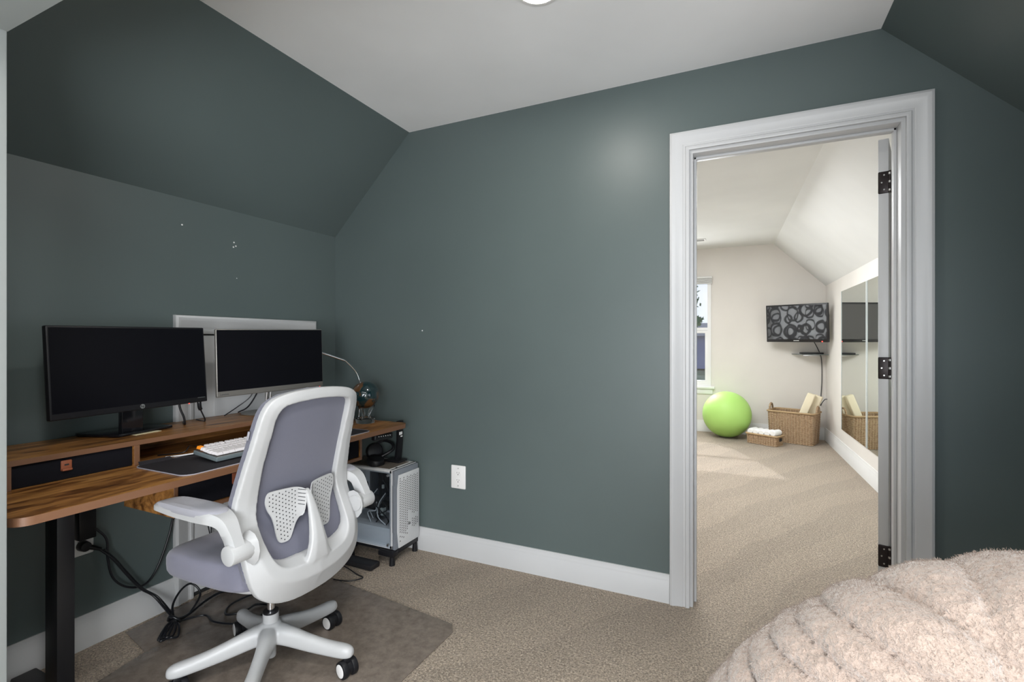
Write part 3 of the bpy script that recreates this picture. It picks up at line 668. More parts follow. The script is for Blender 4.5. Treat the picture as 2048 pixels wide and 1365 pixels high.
# arc lamp behind
lp = thing('desk_lamp', 'thin silver arc lamp reaching from behind the globe to the right monitor', 'lamp', (-2.10, 2.20, DT))
bm = B(); lathe(bm, (-2.01, 2.205, DT), [(.028, 0), (.028, .006), (.012, .010)], 32); put('lamp_base', bm, M['chrome'], lp)
bm = B(); tube(bm, [(-2.01, 2.205, DT + .008), (-2.006, 2.21, .88), (-2.007, 2.208, .96), (-2.02, 2.193, 1.02), (-2.045, 2.145, 1.080), (-2.052, 2.13, 1.092)], .0034); put('lamp_stem', bm, M['chrome'], lp)
bm = B(); tube(bm, [(-2.05, 2.134, 1.089), (-2.10, 2.03, 1.130), (-2.13, 1.95, 1.155)], .0065, 12); put('lamp_head', bm, M['chrome'], lp)

# ------------------------------------------------------------------ computer on its stand
PX0, PX1, PY0, PY1, PZ0, PZ1 = -2.065, -1.672, 2.105, 2.318, .082, .505
pc = thing('desktop_computer', 'white computer tower with glass side and perforated front, in the corner under the desk', 'computer', (-1.87, 2.21, PZ0))
bm = B()
g = .016
box(bm, (PX0, PY0, PZ0), (PX1 - .018, PY1, PZ0 + .018), .002); box(bm, (PX0, PY0, PZ1 - .020), (PX1 - .018, PY1, PZ1), .003)
box(bm, (PX0, PY1 - .004, PZ0), (PX1 - .018, PY1, PZ1)); box(bm, (PX0, PY0, PZ0), (PX0 + .012, PY1, PZ1)); box(bm, (PX1 - .034, PY0, PZ0), (PX1 - .018, PY1, PZ1), .002)
box(bm, (PX0, PY0 + .006, PZ0 + .016), (PX1 - .03, PY1, PZ0 + .105), .001)
put('chassis', bm, M['pc_white'], pc)
bm = B(); box(bm, (PX1 - .018, PY0 + .004, PZ0 - .004), (PX1, PY1 - .002, PZ1 - .002), .003); box(bm, (PX1 - .016, PY0, PZ0 + .09), (PX1 - .002, PY0 + .03, PZ1 - .08), .001); put('front_frame', bm, M['pc_grey'], pc)
bm = B(); prism(bm, [(PX1 + .001, PY0 + .030, PZ0 + .0), (PX1 + .001, PY1 - .002, PZ0 + .0), (PX1 + .001, PY1 - .002, PZ1 - .030), (PX1 + .001, PY0 + .030, PZ1 - .030), (PX1 + .001, PY0 + .018, PZ1 - .1), (PX1 + .001, PY0 + .018, PZ0 + .09)], (.006, 0, 0), .0012); fp = put('perforated_front', bm, M['pc_white'], pc)
bm = B(); X_ = PX1 + .0075
rnd = random.Random(11)
for i in range(28):
    for j in range(11):
        y_ = PY0 + .038 + j * .0155 + (i % 2) * .0; z_ = PZ0 + .035 + i * .0125 + j * .0055
        if z_ > PZ1 - .05 or z_ < PZ0 + .03: continue
        u1 = (y_ - PY0 - .03) / .17; v1 = (z_ - PZ0) / (PZ1 - PZ0)
        if (v1 < .42 and .45 < u1 < .62 and v1 > .1) or (u1 > .6 and .30 < v1 < .36) or (v1 < .18 and (i + j) % 2) or (v1 > .86 and (i + 2 * j) % 3): continue
        s = .0052; poly(bm, [(X_, y_ - s, z_ - s * .8), (X_, y_ + s * 1.0, z_ - s * .2), (X_, y_ + s * .2, z_ + s * 1.0)])
put('vent_pattern', bm, M['dark_slot'], fp)
bm = B(); ey, ez = PY0 + .118, PZ0 + .105
for k, (a, b_) in enumerate(((-.008, .015), (-.001, .012), (.006, .008))): poly(bm, [(X_, ey + a, ez - .007), (X_, ey + a + .006, ez - .004), (X_, ey + a + .0045, ez + b_ - .003), (X_, ey + a + .001, ez + b_)])
put('front_emblem', bm, M['dark_slot'], fp)
bm = B(); box(bm, (PX0 + .004, PY0 - .004, PZ0 + .006), (PX1 - .024, PY0, PZ1 - .012), .001); sg = put('side_glass', bm, M['smoked'], pc)
bm = B()
for a, b_ in ((PX1 - .040, PZ1 - .028), (PX1 - .040, PZ0 + .022), (PX0 + .02, PZ1 - .028), (PX0 + .02, PZ0 + .022)): cyl(bm, (a, PY0 - .010, b_), (a, PY0 - .001, b_), .0065)
put('thumb_screw', bm, M['silver'], sg)
bm = B(); box(bm, (PX0 + .02, PY0 + .02, PZ1), (PX1 - .05, PY1 - .02, PZ1 + .002)); box(bm, (PX0 + .04, PY0 + .035, PZ1 + .0018), (PX1 - .07, PY1 - .035, PZ1 + .003)); put('top_grille', bm, mat('brownish_dust_mesh', (.13, .11, .09), .8), pc)
bm = B(); cyl(bm, (PX1 - .035, PY0 + .06, PZ1 - .001), (PX1 - .035, PY0 + .06, PZ1 + .002), .006); put('power_button', bm, M['dark_slot'], pc)
bm = B(); box(bm, (PX0 + .05, PY1 - .012, PZ0 + .12), (PX1 - .09, PY1 - .006, PZ1 - .04)); ib = put('motherboard', bm, mat('dark_circuit_board', (.02, .025, .04), .5), pc)
bm = B(); box(bm, (PX0 + .06, PY0 + .06, PZ0 + .17), (PX0 + .27, PY1 - .012, PZ0 + .205), .003)
for k in range(3): box(bm, (PX0 + .06, PY0 + .056, PZ0 + .172 + k * .012), (PX0 + .27, PY0 + .0585, PZ0 + .175 + k * .012))
put('graphics_card', bm, M['black_plastic'], pc)
for cx_, cz_ in ((PX1 - .05, PZ0 + .18), (PX1 - .05, PZ0 + .32)):
    bm = B(); box(bm, (cx_ - .012, PY0 + .04, cz_ - .06), (cx_ + .012, PY0 + .16, cz_ + .06), .004); put('fan', bm, M['black_plastic'], pc)
bm = B()
for x_ in (PX0 + .20, PX0 + .225, PX0 + .25, PX0 + .275): box(bm, (x_, PY0 + .10, PZ0 + .24), (x_ + .006, PY1 - .014, PZ0 + .37), .001)
put('memory_stick', bm, M['black_plastic'], pc)
rnd = random.Random(4)
for k in range(9):
    a = Vector((PX0 + .16 + rnd.random() * .16, PY0 + .03 + rnd.random() * .1, PZ0 + .108)); b_ = Vector((PX0 + .12 + rnd.random() * .22, PY0 + .06 + rnd.random() * .1, PZ0 + .20 + rnd.random() * .15))
    bm = B(); tube(bm, [a, a + Vector((rnd.uniform(-.07, .07), -.01, .03 + .03 * rnd.random())), (a + b_) / 2 + Vector((rnd.uniform(-.05, .05), -.02, .02)), b_], .0032, 6); put('internal_cable', bm, M['cable'] if k % 3 else M['pc_white'], pc, 60)
bm = B(); box(bm, (PX0 + .255, PY0 + .05, PZ0 + .15), (PX0 + .275, PY0 + .075, PZ0 + .19)); box(bm, (PX0 + .265, PY0 + .05, PZ0 + .30), (PX0 + .275, PY0 + .06, PZ0 + .32)); put('connector', bm, mat('pale_connector', (.45, .48, .45), .5), pc)

st = thing('computer_stand', 'black adjustable stand under the white computer tower', 'stand', (-1.87, 2.21, 0))
for x_ in (-1.74, -2.02):
    bm = B(); box(bm, (x_ - .03, PY0 - .012, .048), (x_ + .065, PY1 - .02 + .025, .078), .006); box(bm, (x_ - .03, PY0 - .018, .045), (x_ + .07, PY0 + .03, .072), .005); put('cross_bar', bm, M['black_plastic'], st)
    for y_ in (PY0 - .004, PY1 - .015):
        bm = B(); cyl(bm, (x_ + .055, y_, .001), (x_ + .055, y_, .05), .016, .012); put('caster', bm, M['black_plastic'], st)
bm = B(); box(bm, (-2.0, PY0 + .03, .052), (-1.76, PY0 + .05, .070)); box(bm, (-2.0, PY1 - .05, .052), (-1.76, PY1 - .03, .070)); put('side_rail', bm, M['black_metal'], st)

# headset lying on the tower
hs = thing('headset', 'black over-ear headset lying on top of the computer tower', 'headset', (-1.86, 2.20, PZ1))
def ringtube(bm, c, r0, rt, nrm, arc=(0, 360), n=40, sy=1.0):
    nrm = Vector(nrm).normalized(); a_ = nrm.orthogonal().normalized(); b_ = nrm.cross(a_); P = []
    for k in range(n + 1):
        t = R(arc[0] + (arc[1] - arc[0]) * k / n); P.append(Vector(c) + (a_ * math.cos(t) + b_ * math.sin(t) * sy) * r0)
    tube(bm, P, rt, 10, 0)
for c, nn in (((-1.845, 2.16, PZ1 + .028), (.3, -.1, 1)), ((-1.90, 2.215, PZ1 + .062), (.75, -.6, .25))):
    bm = B(); nv = Vector(nn).normalized(); cyl(bm, Vector(c) - nv * .019, Vector(c) + nv * .016, .052, .044, 32, bev=.008); ec = put('ear_cup', bm, M['black_plastic'], hs)
    bm = B(); ringtube(bm, Vector(c) - nv * .014, .034, .013, nn); put('ear_cushion', bm, M['mouse_mat'], ec)
bm = B(); tube(bm, [(-1.84, 2.20, PZ1 + .04), (-1.80, 2.25, PZ1 + .075), (-1.84, 2.29, PZ1 + .10), (-1.90, 2.29, PZ1 + .11), (-1.93, 2.25, PZ1 + .09)], .009, 10); put('headband', bm, M['black_plastic'], hs)
# black stand with label behind the desk end
sn = thing('black_stand', 'slanted black stand with small white label, standing on the computer tower behind the desk end', 'stand', (-1.79, 2.275, PZ1))
bm = B(); box(bm, (-1.85, 2.235, PZ1 + .003), (-1.745, 2.312, PZ1 + .015), .004); put('stand_base', bm, M['black_plastic'], sn)
bm = B(); prism(bm, [(-1.80, 2.262, PZ1 + .012), (-1.80, 2.308, PZ1 + .012), (-1.79, 2.308, PZ1 + .12), (-1.79, 2.31, PZ1 + .235), (-1.79, 2.268, PZ1 + .235), (-1.79, 2.268, PZ1 + .12)], (.018, 0, 0), .002); up_ = put('upright', bm, M['black_plastic'], sn)
bm = B(); box(bm, (-1.773, 2.272, PZ1 + .155), (-1.7712, 2.30, PZ1 + .172)); box(bm, (-1.773, 2.285, PZ1 + .142), (-1.7712, 2.302, PZ1 + .149)); put('printed_label', bm, M['white'], up_, label='small white printed label')

# ------------------------------------------------------------------ office chair (faces the left wall)
CX_, CY_ = -1.558, 1.253
def L(u, w_, z): return Vector((CX_ + w_, CY_ - u, z))      # u: sideways, w: backwards, z: up
ch = thing('office_chair', 'white and grey office swivel chair with mesh back and flip-up arms, at the desk', 'office chair', (CX_, CY_, 0))
OUT = [(0, .243, 1.040), (.06, .243, 1.038), (.12, .241, 1.032), (.165, .236, 1.020), (.191, .231, 1.000), (.204, .221, .968), (.210, .206, .92), (.216, .190, .865), (.222, .172, .81), (.230, .156, .75), (.237, .141, .69), (.242, .137, .64), (.243, .150, .60), (.243, .168, .56), (.241, .185, .52), (.236, .197, .475), (.225, .204, .43), (.200, .209, .39), (.150, .212, .357), (.08, .213, .338), (0, .213, .333)]
INN = [(0, .248, 1.003), (.05, .248, 1.001), (.10, .247, .997), (.135, .244, .990), (.151, .236, .975), (.158, .222, .945), (.160, .207, .90), (.163, .190, .85), (.165, .174, .80), (.166, .160, .745), (.167, .148, .69), (.171, .148, .65), (.175, .159, .61), (.173, .176, .57), (.168, .194, .535), (.158, .204, .51), (.140, .208, .492), (.115, .210, .482), (.085, .212, .478), (.045, .213, .476), (0, .213, .476)]
def full(h): return h + [(-u, w_, z) for u, w_, z in h[-2:0:-1]]
def dens(h): return [tuple(p) for p in spline(h, 3)]
O_, I_ = full(dens(OUT)), full(dens(INN)); n = len(O_)
def low(z, a=.62, b_=.42): return max(0, min(1, (a - z) / (a - b_)))
ringA = [L(u, w_ - .026, z) for u, w_, z in O_]
ringB = [L(u, w_, z) for u, w_, z in O_]
ringC, ringD, ringE, ringF = [], [], [], []
for (ou, ow, oz), (iu, iw, iz) in zip(O_, I_):
    f = low(iz)
    mu, mz = (ou + iu) / 2, (oz + iz) / 2 - .0 * f; mw = (ow + iw) / 2 + .004 + .044 * f * (1 - .4 * abs(mu) / .2)
    ringC.append(L(mu, mw, mz))
    lu, lz = iu * (1 + .0 * f), iz - .030 * f; lw = iw + .001 + .048 * f * (1 - .35 * abs(iu) / .17)
    ringD.append(L(lu, lw, lz)); ringE.append(L(iu * (1 - .02 * f), iw - .012, iz - .002 * f)); ringF.append(L(iu, iw - .028, iz))
bm = B(); V = [[bm.verts.new(p) for p in r_] for r_ in (ringA, ringB, ringC, ringD, ringE, ringF)]
V.append(V[0])
for a, b_ in zip(V, V[1:]):
    for k in range(n): bm.faces.new([a[k], a[(k + 1) % n], b_[(k + 1) % n], b_[k]])
# spine rising from the bowl
SP = [(.685, .186, .009, .012), (.660, .200, .015, .016), (.625, .216, .020, .02), (.585, .231, .026, .026), (.545, .243, .032, .032), (.51, .250, .041, .034), (.48, .251, .051, .036), (.455, .250, .064, .036), (.42, .240, .08, .026), (.40, .230, .10, .02)]
rings = []
for z, w_, hw, dp in SP:
    rings.append([L(u_ * hw, w_ - dp / 2 + d_ * dp / 2, z) for u_, d_ in ((-.8, -.5), (-.85, .55), (-.45, 1), (.45, 1), (.85, .55), (.8, -.5), (.55, -1), (-.55, -1))])
t = bmesh.new(); loft(t, rings); bmesh.ops.recalc_face_normals(t, faces=t.faces); merge(bm, t)
bmesh.ops.recalc_face_normals(bm, faces=bm.faces)
fr = put('back_frame', bm, M['white_plastic'], ch, 60)
mo = fr.modifiers.new('rm', 'REMESH'); mo.mode = 'VOXEL'; mo.voxel_size = .0035; mo.use_smooth_shade = True
mo = fr.modifiers.new('sm', 'SMOOTH'); mo.factor = .5; mo.iterations = 7
# padded mesh panel in front of the frame
def interp(tab, z, i):
    for a, b_ in zip(tab, tab[1:]):
        if a[2] >= z >= b_[2]:
            t_ = 0 if a[2] == b_[2] else (a[2] - z) / (a[2] - b_[2]); return a[i] * (1 - t_) + b_[i] * t_
    return tab[0][i] if z > tab[0][2] else tab[-1][i]
bm = B(); NZ, NU = 44, 24; front, back = [], []
for i in range(NZ + 1):
    z = 1.040 - (1.040 - .455) * i / NZ
    s_ = z if z > .6 else .6; uo = interp(OUT, z, 0) * 1.0 + .003; wo = interp(OUT, z, 1)
    if z > 1.0: uo = .198 * math.sqrt(max(0.02, 1 - ((z - 1.0) / .041) ** 2)) ** .55 if False else max(.02, interp(OUT, z, 0))
    ra, rb = [], []
    for j in range(NU + 1):
        tt = -1 + 2 * j / NU; u = uo * math.copysign(abs(tt) ** .85, tt); c_ = 1 - abs(tt) ** 2.4
        rb.append(bm.verts.new(L(u, wo - .022 + .012 * c_, z))); ra.append(bm.verts.new(L(u * .985, wo - .040 + .010 * c_, z)))
    back.append(rb); front.append(ra)
for i in range(NZ):
    for j in range(NU):
        bm.faces.new([back[i][j], back[i][j + 1], back[i + 1][j + 1], back[i + 1][j]]); bm.faces.new([front[i][j], front[i + 1][j], front[i + 1][j + 1], front[i][j + 1]])
    for j in (0, NU): bm.faces.new([back[i][j], back[i + 1][j], front[i + 1][j], front[i][j]] if j == 0 else [back[i][j], front[i][j], front[i + 1][j], back[i + 1][j]])
for i in (0, NZ):
    for j in range(NU): bm.faces.new([back[i][j], front[i][j], front[i][j + 1], back[i][j + 1]] if i == 0 else [back[i][j], back[i][j + 1], front[i][j + 1], front[i][j]])
put('mesh_backrest', bm, M['mesh'], ch, 60)
# lumbar wings with perforations
WG = [(.006, .668), (.010, .682), (.022, .692), (.046, .699), (.09, .702), (.128, .702), (.139, .697), (.145, .685), (.146, .665), (.139, .642), (.127, .618), (.120, .590), (.116, .560), (.110, .537), (.100, .528), (.078, .528), (.067, .536), (.057, .556), (.045, .580), (.032, .594), (.018, .605)]
def ww_(u, z): return .178 - .15 * abs(u) + .10 * max(0, .64 - z) + .02 * max(0, .03 - abs(u)) / .03
def inside(pt, pg):
    x, y = pt; c_ = False; j = len(pg) - 1
    for i in range(len(pg)):
        if (pg[i][1] > y) != (pg[j][1] > y) and x < (pg[j][0] - pg[i][0]) * (y - pg[i][1]) / (pg[j][1] - pg[i][1]) + pg[i][0]: c_ = not c_
        j = i
    return c_
def edist(pt, pg):
    return min(max(0, (Vector(pt) - (Vector(a) + (Vector(b_) - Vector(a)) * max(0, min(1, (Vector(pt) - Vector(a)).dot(Vector(b_) - Vector(a)) / max(1e-9, (Vector(b_) - Vector(a)).length_squared))))).length) for a, b_ in zip(pg, pg[1:] + pg[:1]))
dark_hole = mat('perforation_shadow', (.03, .03, .035), .9)
for sg_ in (1, -1):
    sm = spline([(u, z, 0) for u, z in WG] + [(WG[0][0], WG[0][1], 0)], 3)[:-1]
    bm = B(); bm.faces.new([bm.verts.new((p.x, p.y, 0)) for p in sm]); bmesh.ops.triangulate(bm, faces=bm.faces[:])
    for _ in range(2): bmesh.ops.subdivide_edges(bm, edges=[e for e in bm.edges if e.calc_length() > .012], cuts=1, use_grid_fill=True)
    bmesh.ops.triangulate(bm, faces=bm.faces[:])
    bd = [e for e in bm.edges if e.is_boundary]; g_ = bmesh.ops.extrude_face_region(bm, geom=bm.faces[:]); top_ = {v for v in g_['geom'] if isinstance(v, bmesh.types.BMVert)}
    for v in bm.verts: v.co = L(sg_ * v.co.x, ww_(v.co.x, v.co.y) + (.002 if v in top_ else -.003), v.co.y)
    def fl(u, z, h=.0026): return L(sg_ * u, ww_(u, z) + h, z)
    for i in range(14):
        for j in range(10):
            u = .044 + j * .0113; z = .522 + i * .0136 + (j % 2) * .0068
            if not inside((u, z), WG) or edist((u, z), WG) < .0062: continue
            vs = [bm.verts.new(fl(u + .0023 * math.cos(k * math.pi / 4), z + .0023 * math.sin(k * math.pi / 4))) for k in range(8)]; bm.faces.new(vs).material_index = 1
    for i in range(6):
        z = .686 - i * .0125 if i < 6 else 0; u0_, u1_ = .012 + .001 * i, .034 
        vs = [bm.verts.new(fl(a, b_)) for a, b_ in ((u0_, z - .0011 - .004), (u1_, z - .0011 + .003), (u1_, z + .0011 + .003), (u0_, z + .0011 - .004))]; bm.faces.new(vs).material_index = 1
    put('lumbar_wing', bm, [M['white_plastic'], dark_hole], ch, 30)
# seat cushion and the pan below
def slab(cx, hw, hu, zc, hz, n1=5, n2=2.6, seg=28, rings_=16, fn=None):
    """superellipsoid; hw along w, hu along u"""
    bm = B(); V = []
    for i in range(rings_ + 1):
        ph = -math.pi / 2 + math.pi * i / rings_; cz, sz = math.cos(ph), math.sin(ph)
        rr = abs(cz) ** (2 / n2); zz = math.copysign(abs(sz) ** (2 / n2), sz); row = []
        for k in range(seg):
            th = 2 * math.pi * k / seg; c_, s_ = math.cos(th), math.sin(th)
            u = hu * rr * math.copysign(abs(s_) ** (2 / n1), s_); w_ = hw * rr * math.copysign(abs(c_) ** (2 / n1), c_)
            p = [u, cx + w_, zc + hz * zz]
            if fn: p = fn(p)
            row.append(bm.verts.new(L(*p)))
        V.append(row)
    for a, b_ in zip(V, V[1:]):
        for k in range(seg): bm.faces.new([a[k], a[(k + 1) % seg], b_[(k + 1) % seg], b_[k]])
    bmesh.ops.remove_doubles(bm, verts=bm.verts, dist=1e-5); return bm
bm = B(); outline = []
for k in range(72):
    th = 2 * math.pi * k / 72; c_, s_ = math.cos(th), math.sin(th); w_ = -.041 + .213 * math.copysign(abs(c_) ** (2 / 6), c_)
    hu = .252 * (1 - .07 * max(0, w_) / .16); outline.append((hu * math.copysign(abs(s_) ** (2 / 6.5), s_), w_))
rings = []
for k_, z in ((.5, .404), (.93, .405), (.975, .410), (.995, .421), (1, .440), (.999, .460), (.992, .474), (.972, .484), (.94, .489), (.8, .493), (.55, .496), (.25, .497)):
    rings.append([L(u * k_, -.035 + (w_ + .035) * k_, z - .010 * (max(0, -.14 - w_ * k_) / .1) ** 1.5 * (z > .46) + .008 * max(0, w_ * k_) / .15 - .012 * (z < .44) * max(0, w_ * k_) / .15) for u, w_ in outline])
loft(bm, rings); put('seat', bm, M['fabric'], ch, 60)
bm = slab(.03, .165, .215, .405, .045, 3.5, 2.2, 40, 14); put('seat_pan', bm, M['white_plastic'], ch, 60)
# arms
for sg_ in (1, -1):
    bm = B(); cyl(bm, L(sg_ * .218, .194, .566), L(sg_ * .304, .194, .566), .031, .030, 40, bev=.003)
    t = bmesh.new(); 
    loft(t, [[L(sg_ * .246, .192 + a, .568 + b_) for a, b_ in ((.030 * math.cos(R(k * 30)), .030 * math.sin(R(k * 30))) for k in range(12))],
             [L(sg_ * .224, .185 + a, .560 + b_) for a, b_ in ((.046 * math.cos(R(k * 30)), .055 * math.sin(R(k * 30))) for k in range(12))]])
    bmesh.ops.recalc_face_normals(t, faces=t.faces); merge(bm, t); ar = put('arm', bm, M['white_plastic'], ch, 40)
    # upright: tapered bar from the pivot forwards and up to the pad
    secs = [(.200, .553, .026), (.188, .583, .025), (.170, .618, .024), (.150, .648, .022), (.112, .660, .021), (.06, .659, .020), (-.04, .659, .017), (-.12, .663, .013), (-.150, .665, .011), (-.164, .668, .007)]
    secs = [tuple(p) for p in spline(secs, 4)]
    rings = []
    for i, (w_, z, h_) in enumerate(secs):
        g_ = max(0, min(1, (.175 - w_) / .07)); du = .020 + .021 * g_ - .016 * max(0, (-w_ - .135) / .03) ** 2; uc = .276
        dirw, dirz = ((secs[min(i + 1, len(secs) - 1)][0] - secs[max(i - 1, 0)][0]), (secs[min(i + 1, len(secs) - 1)][1] - secs[max(i - 1, 0)][1])); l_ = math.hypot(dirw, dirz); nw, nz_ = -dirz / l_, dirw / l_
        if nz_ < 0: nw, nz_ = -nw, -nz_
        rings.append([L(sg_ * (uc + a * du), w_ + nw * b_ * h_, z + nz_ * b_ * h_) for a, b_ in ((-1, -.5), (-1, .6), (-.8, 1), (.8, 1), (1, .6), (1, -.5), (.55, -1), (-.55, -1))])
    bm = B(); loft(bm, rings); up_ = put('arm_bar', bm, M['white_plastic'], ar, 40)
    def padfn(p, s2=sg_): return [p[0], p[1], p[2]]
    bm = B(); V = []
    outline = []
    for k in range(48):
        th = 2 * math.pi * k / 48; c_, s_ = math.cos(th), math.sin(th)
        w_ = -.016 + .152 * math.copysign(abs(c_) ** (2 / 4.6), c_); hu = .043 * (1 - .10 * (-w_ - .0) / .15 if w_ < 0 else 1 - .1 * (w_ / .15) ** 2)
        outline.append((sg_ * .276 + hu * math.copysign(abs(s_) ** (2 / 3.0), s_), w_))
    cu = sg_ * .276
    loft(bm, [[L(cu + (u - cu) * k_, -.018 + (w_ + .018) * k_, z - .02 * max(0, (-w_ - .09) / .08) ** 2 * .4) for u, w_ in outline] for k_, z in ((.93, .662), (.99, .666), (1, .676), (.985, .682), (.93, .686), (.6, .688))])
    put('arm_pad', bm, M['pad'], ar, 50)
# side tag
bm = B(); box(bm, (-.004, -.001, -.014), (.004, .001, .014), .0005, mtx=Matrix.Translation(L(.222, .175, .905)) @ Matrix.Rotation(R(15), 4, 'Y')); put('side_tag', bm, M['pad'], ch, label='small grey fabric tag')
# gas lift and hub
bm = B(); cyl(bm, L(0, 0, .20), L(0, 0, .37), .013); put('gas_piston', bm, M['chrome'], ch)
bm = B(); lathe(bm, L(0, 0, 0), [(.012, .212), (.026, .214), (.027, .211), (.026, .205)], 32); put('lift_collar', bm, M['black_plastic'], ch)
bm = B(); lathe(bm, L(0, 0, 0), [(.016, .045), (.018, .05), (.018, .10), (.022, .11), (.024, .17), (.027, .172), (.027, .206), (.024, .210)], 36); put('lift_sleeve', bm, M['white_plastic'], ch)
bm = B(); arms = [(.0, .172, .100, .042), (.045, .170, .100, .038), (.085, .158, .090, .029), (.14, .139, .079, .026), (.20, .123, .071, .0255), (.25, .114, .066, .027), (.285, .111, .063, .029), (.308, .104, .065, .022), (.318, .094, .072, .012)]
for k in range(5):
    a = R(90 + 72 * k); d_ = Vector((math.cos(a), math.sin(a), 0)); s_ = Vector((-d_.y, d_.x, 0)); C0 = L(0, 0, 0); rings = []
    for r_, zt, zb, hw in arms:
        hw *= .90
        zm = (zt + zb) / 2; hh = (zt - zb) / 2
        rings.append([C0 + d_ * r_ + s_ * (hw * aa) + Vector((0, 0, zm + hh * bb)) for aa, bb in ((-1, -.6), (-.92, .35), (-.55, 1), (.55, 1), (.92, .35), (1, -.6), (.72, -1), (-.72, -1))])
    t = bmesh.new(); loft(t, rings); bmesh.ops.recalc_face_normals(t, faces=t.faces); merge(bm, t)
t = bmesh.new(); lathe(t, L(0, 0, 0), [(.030, .105), (.040, .115), (.040, .15), (.034, .172), (.028, .178)], 32); bmesh.ops.recalc_face_normals(t, faces=t.faces); merge(bm, t)
bs = put('star_base', bm, M['white_plastic'], ch, 60); mo = bs.modifiers.new('sub', 'SUBSURF'); mo.levels = mo.render_levels = 2
mo = bs.modifiers.new('rm', 'REMESH'); mo.mode = 'VOXEL'; mo.voxel_size = .0035; mo.use_smooth_shade = True
mo = bs.modifiers.new('sm', 'SMOOTH'); mo.factor = .5; mo.iterations = 6
axd = {0: (.10, 1), 1: (.45, 1), 2: (.3, 1), 3: (.3, 1), 4: (.27, 1)}
for k in range(5):
    a = R(90 + 72 * k); e_ = L(0, 0, 0) + Vector((math.cos(a), math.sin(a), 0)) * .287; ax = Vector((*axd[k], 0)).normalized(); tr_ = Vector((ax.y, -ax.x, 0))
    if k == 1: tr_ = -tr_
    c0 = e_ + tr_ * .012 + Vector((0, 0, .031)); bm = B()
    for s_ in (-1, 1): cyl(bm, c0 + ax * s_ * .008, c0 + ax * s_ * .029, .0305, n=40, bev=.004)
    cyl(bm, e_ + Vector((0, 0, .03)), e_ + Vector((0, 0, .082)), .010); cyl(bm, c0 - ax * .009, c0 + ax * .009, .024)
    box(bm, (-.014, -.007, .0), (.014, .007, .034), .004, mtx=Matrix.Translation(c0 + Vector((0, 0, .003))) @ Matrix(((ax.x, -ax.y, 0, 0), (ax.y, ax.x, 0, 0), (0, 0, 1, 0), (0, 0, 0, 1))))
    cs = put('caster', bm, M['black_plastic'], ch)
    for s_ in (-1, 1):
        bm = B(); cyl(bm, c0 + ax * s_ * .0285, c0 + ax * s_ * .0300, 0.0228, n=36, bev=.0005); put('wheel_cap', bm, M['white'], cs, label='white wheel cap')

# vinyl mat under the chair, with a lip towards the wall
bm = B(); pts = [(-2.285, 1.149), (-2.073, 1.110), (-2.045, .985), (-2.01, .90), (-1.10, 1.02), (-1.068, 1.06), (-1.068, 1.73), (-1.10, 1.768), (-1.30, 1.79), (-1.98, 1.868), (-2.03, 1.90), (-2.285, 1.93)]
pts = [(-2.283, 1.150), (-2.10, 1.115), (-2.073, 1.108), (-2.066, 1.08), (-2.00, .74), (-1.96, .70), (-1.14, .66), (-1.095, .70), (-1.068, 1.72), (-1.10, 1.765), (-1.98, 1.868), (-2.06, 1.90), (-2.283, 1.93)]
prism(bm, [(x, y, .0035) for x, y in pts], (0, 0, .0025), .0008); tag(put('chair_mat', bm, M['vinyl']), 'smoky translucent vinyl mat on the carpet under the office chair', 'chair mat')

# ------------------------------------------------------------------ round fluffy chair, bottom right
FC = Vector((.364, 1.117, .518)); az, ti = 1.996, .919
nv = Vector((math.sin(ti) * math.cos(az), math.sin(ti) * math.sin(az), math.cos(ti))); uv = Vector((-math.sin(az), math.cos(az), 0)); vv = nv.cross(uv)
fc = thing('saucer_chair', 'round folding saucer chair covered in cream pink fleece with deep radial pleats', 'armchair', (.364, 1.0, 0))
bm = B(); NA, NB = 420, 150; V = []
CREASE = [(4, .30), (14, .26), (22, .36), (31, .28), (39.5, .30), (54, .25), (70, -.17), (88, -.1)] + [(88 + 23 * k, 0) for k in range(1, 12)]
for i in range(NB + 1):
    ph = math.pi * i / NB; row = []
    for k in range(NA):
        th = 2 * math.pi * k / NA; s_, c_ = math.sin(ph), math.cos(ph)
        td = math.degrees(th); pd = math.degrees(ph) - 60; cr = sorted((c_a + sl * pd) % 360 for c_a, sl in CREASE)
        lo_ = max([c_v for c_v in cr if c_v <= td], default=cr[-1] - 360); hi_ = min([c_v for c_v in cr if c_v > td], default=cr[0] + 360)
        gap = max(2, hi_ - lo_); fq = (td - lo_) / gap; ridge = max(0, math.sin(math.pi * fq)) ** .45 * min(1, (gap / 16) ** .7)
        env = s_ ** .6 if s_ > 0 else 0
        rr = 1 - .050 * env + .072 * env * ridge + .012 * noise.noise(Vector((math.cos(th) * s_ * 3.1, math.sin(th) * s_ * 3.1, c_ * 3.1))) + .005 * noise.noise(Vector((math.cos(th) * 14 * s_, math.sin(th) * 14 * s_, c_ * 14)))
        rr += .003 * noise.noise(Vector((math.cos(th) * 34 * s_, math.sin(th) * 34 * s_, c_ * 34)))
        p = FC + (uv * math.cos(th) * s_ * .452 + vv * math.sin(th) * s_ * .452 + nv * c_ * .205) * rr
        row.append(bm.verts.new(p))
    V.append(row)
for a, b_ in zip(V, V[1:]):
    for k in range(NA): bm.faces.new([a[k], a[(k + 1) % NA], b_[(k + 1) % NA], b_[k]])
bmesh.ops.remove_doubles(bm, verts=bm.verts, dist=1e-6)
cu_ = put('fleece_cushion', bm, M['fluffy'], fc, 180)
tx = bpy.data.textures.new('fleece_curls', 'VORONOI'); tx.noise_scale = .012; tx.noise_intensity = 1
mo = cu_.modifiers.new('d', 'DISPLACE'); mo.texture = tx; mo.texture_coords = 'LOCAL'; mo.strength = -.0035; mo.mid_level = .3
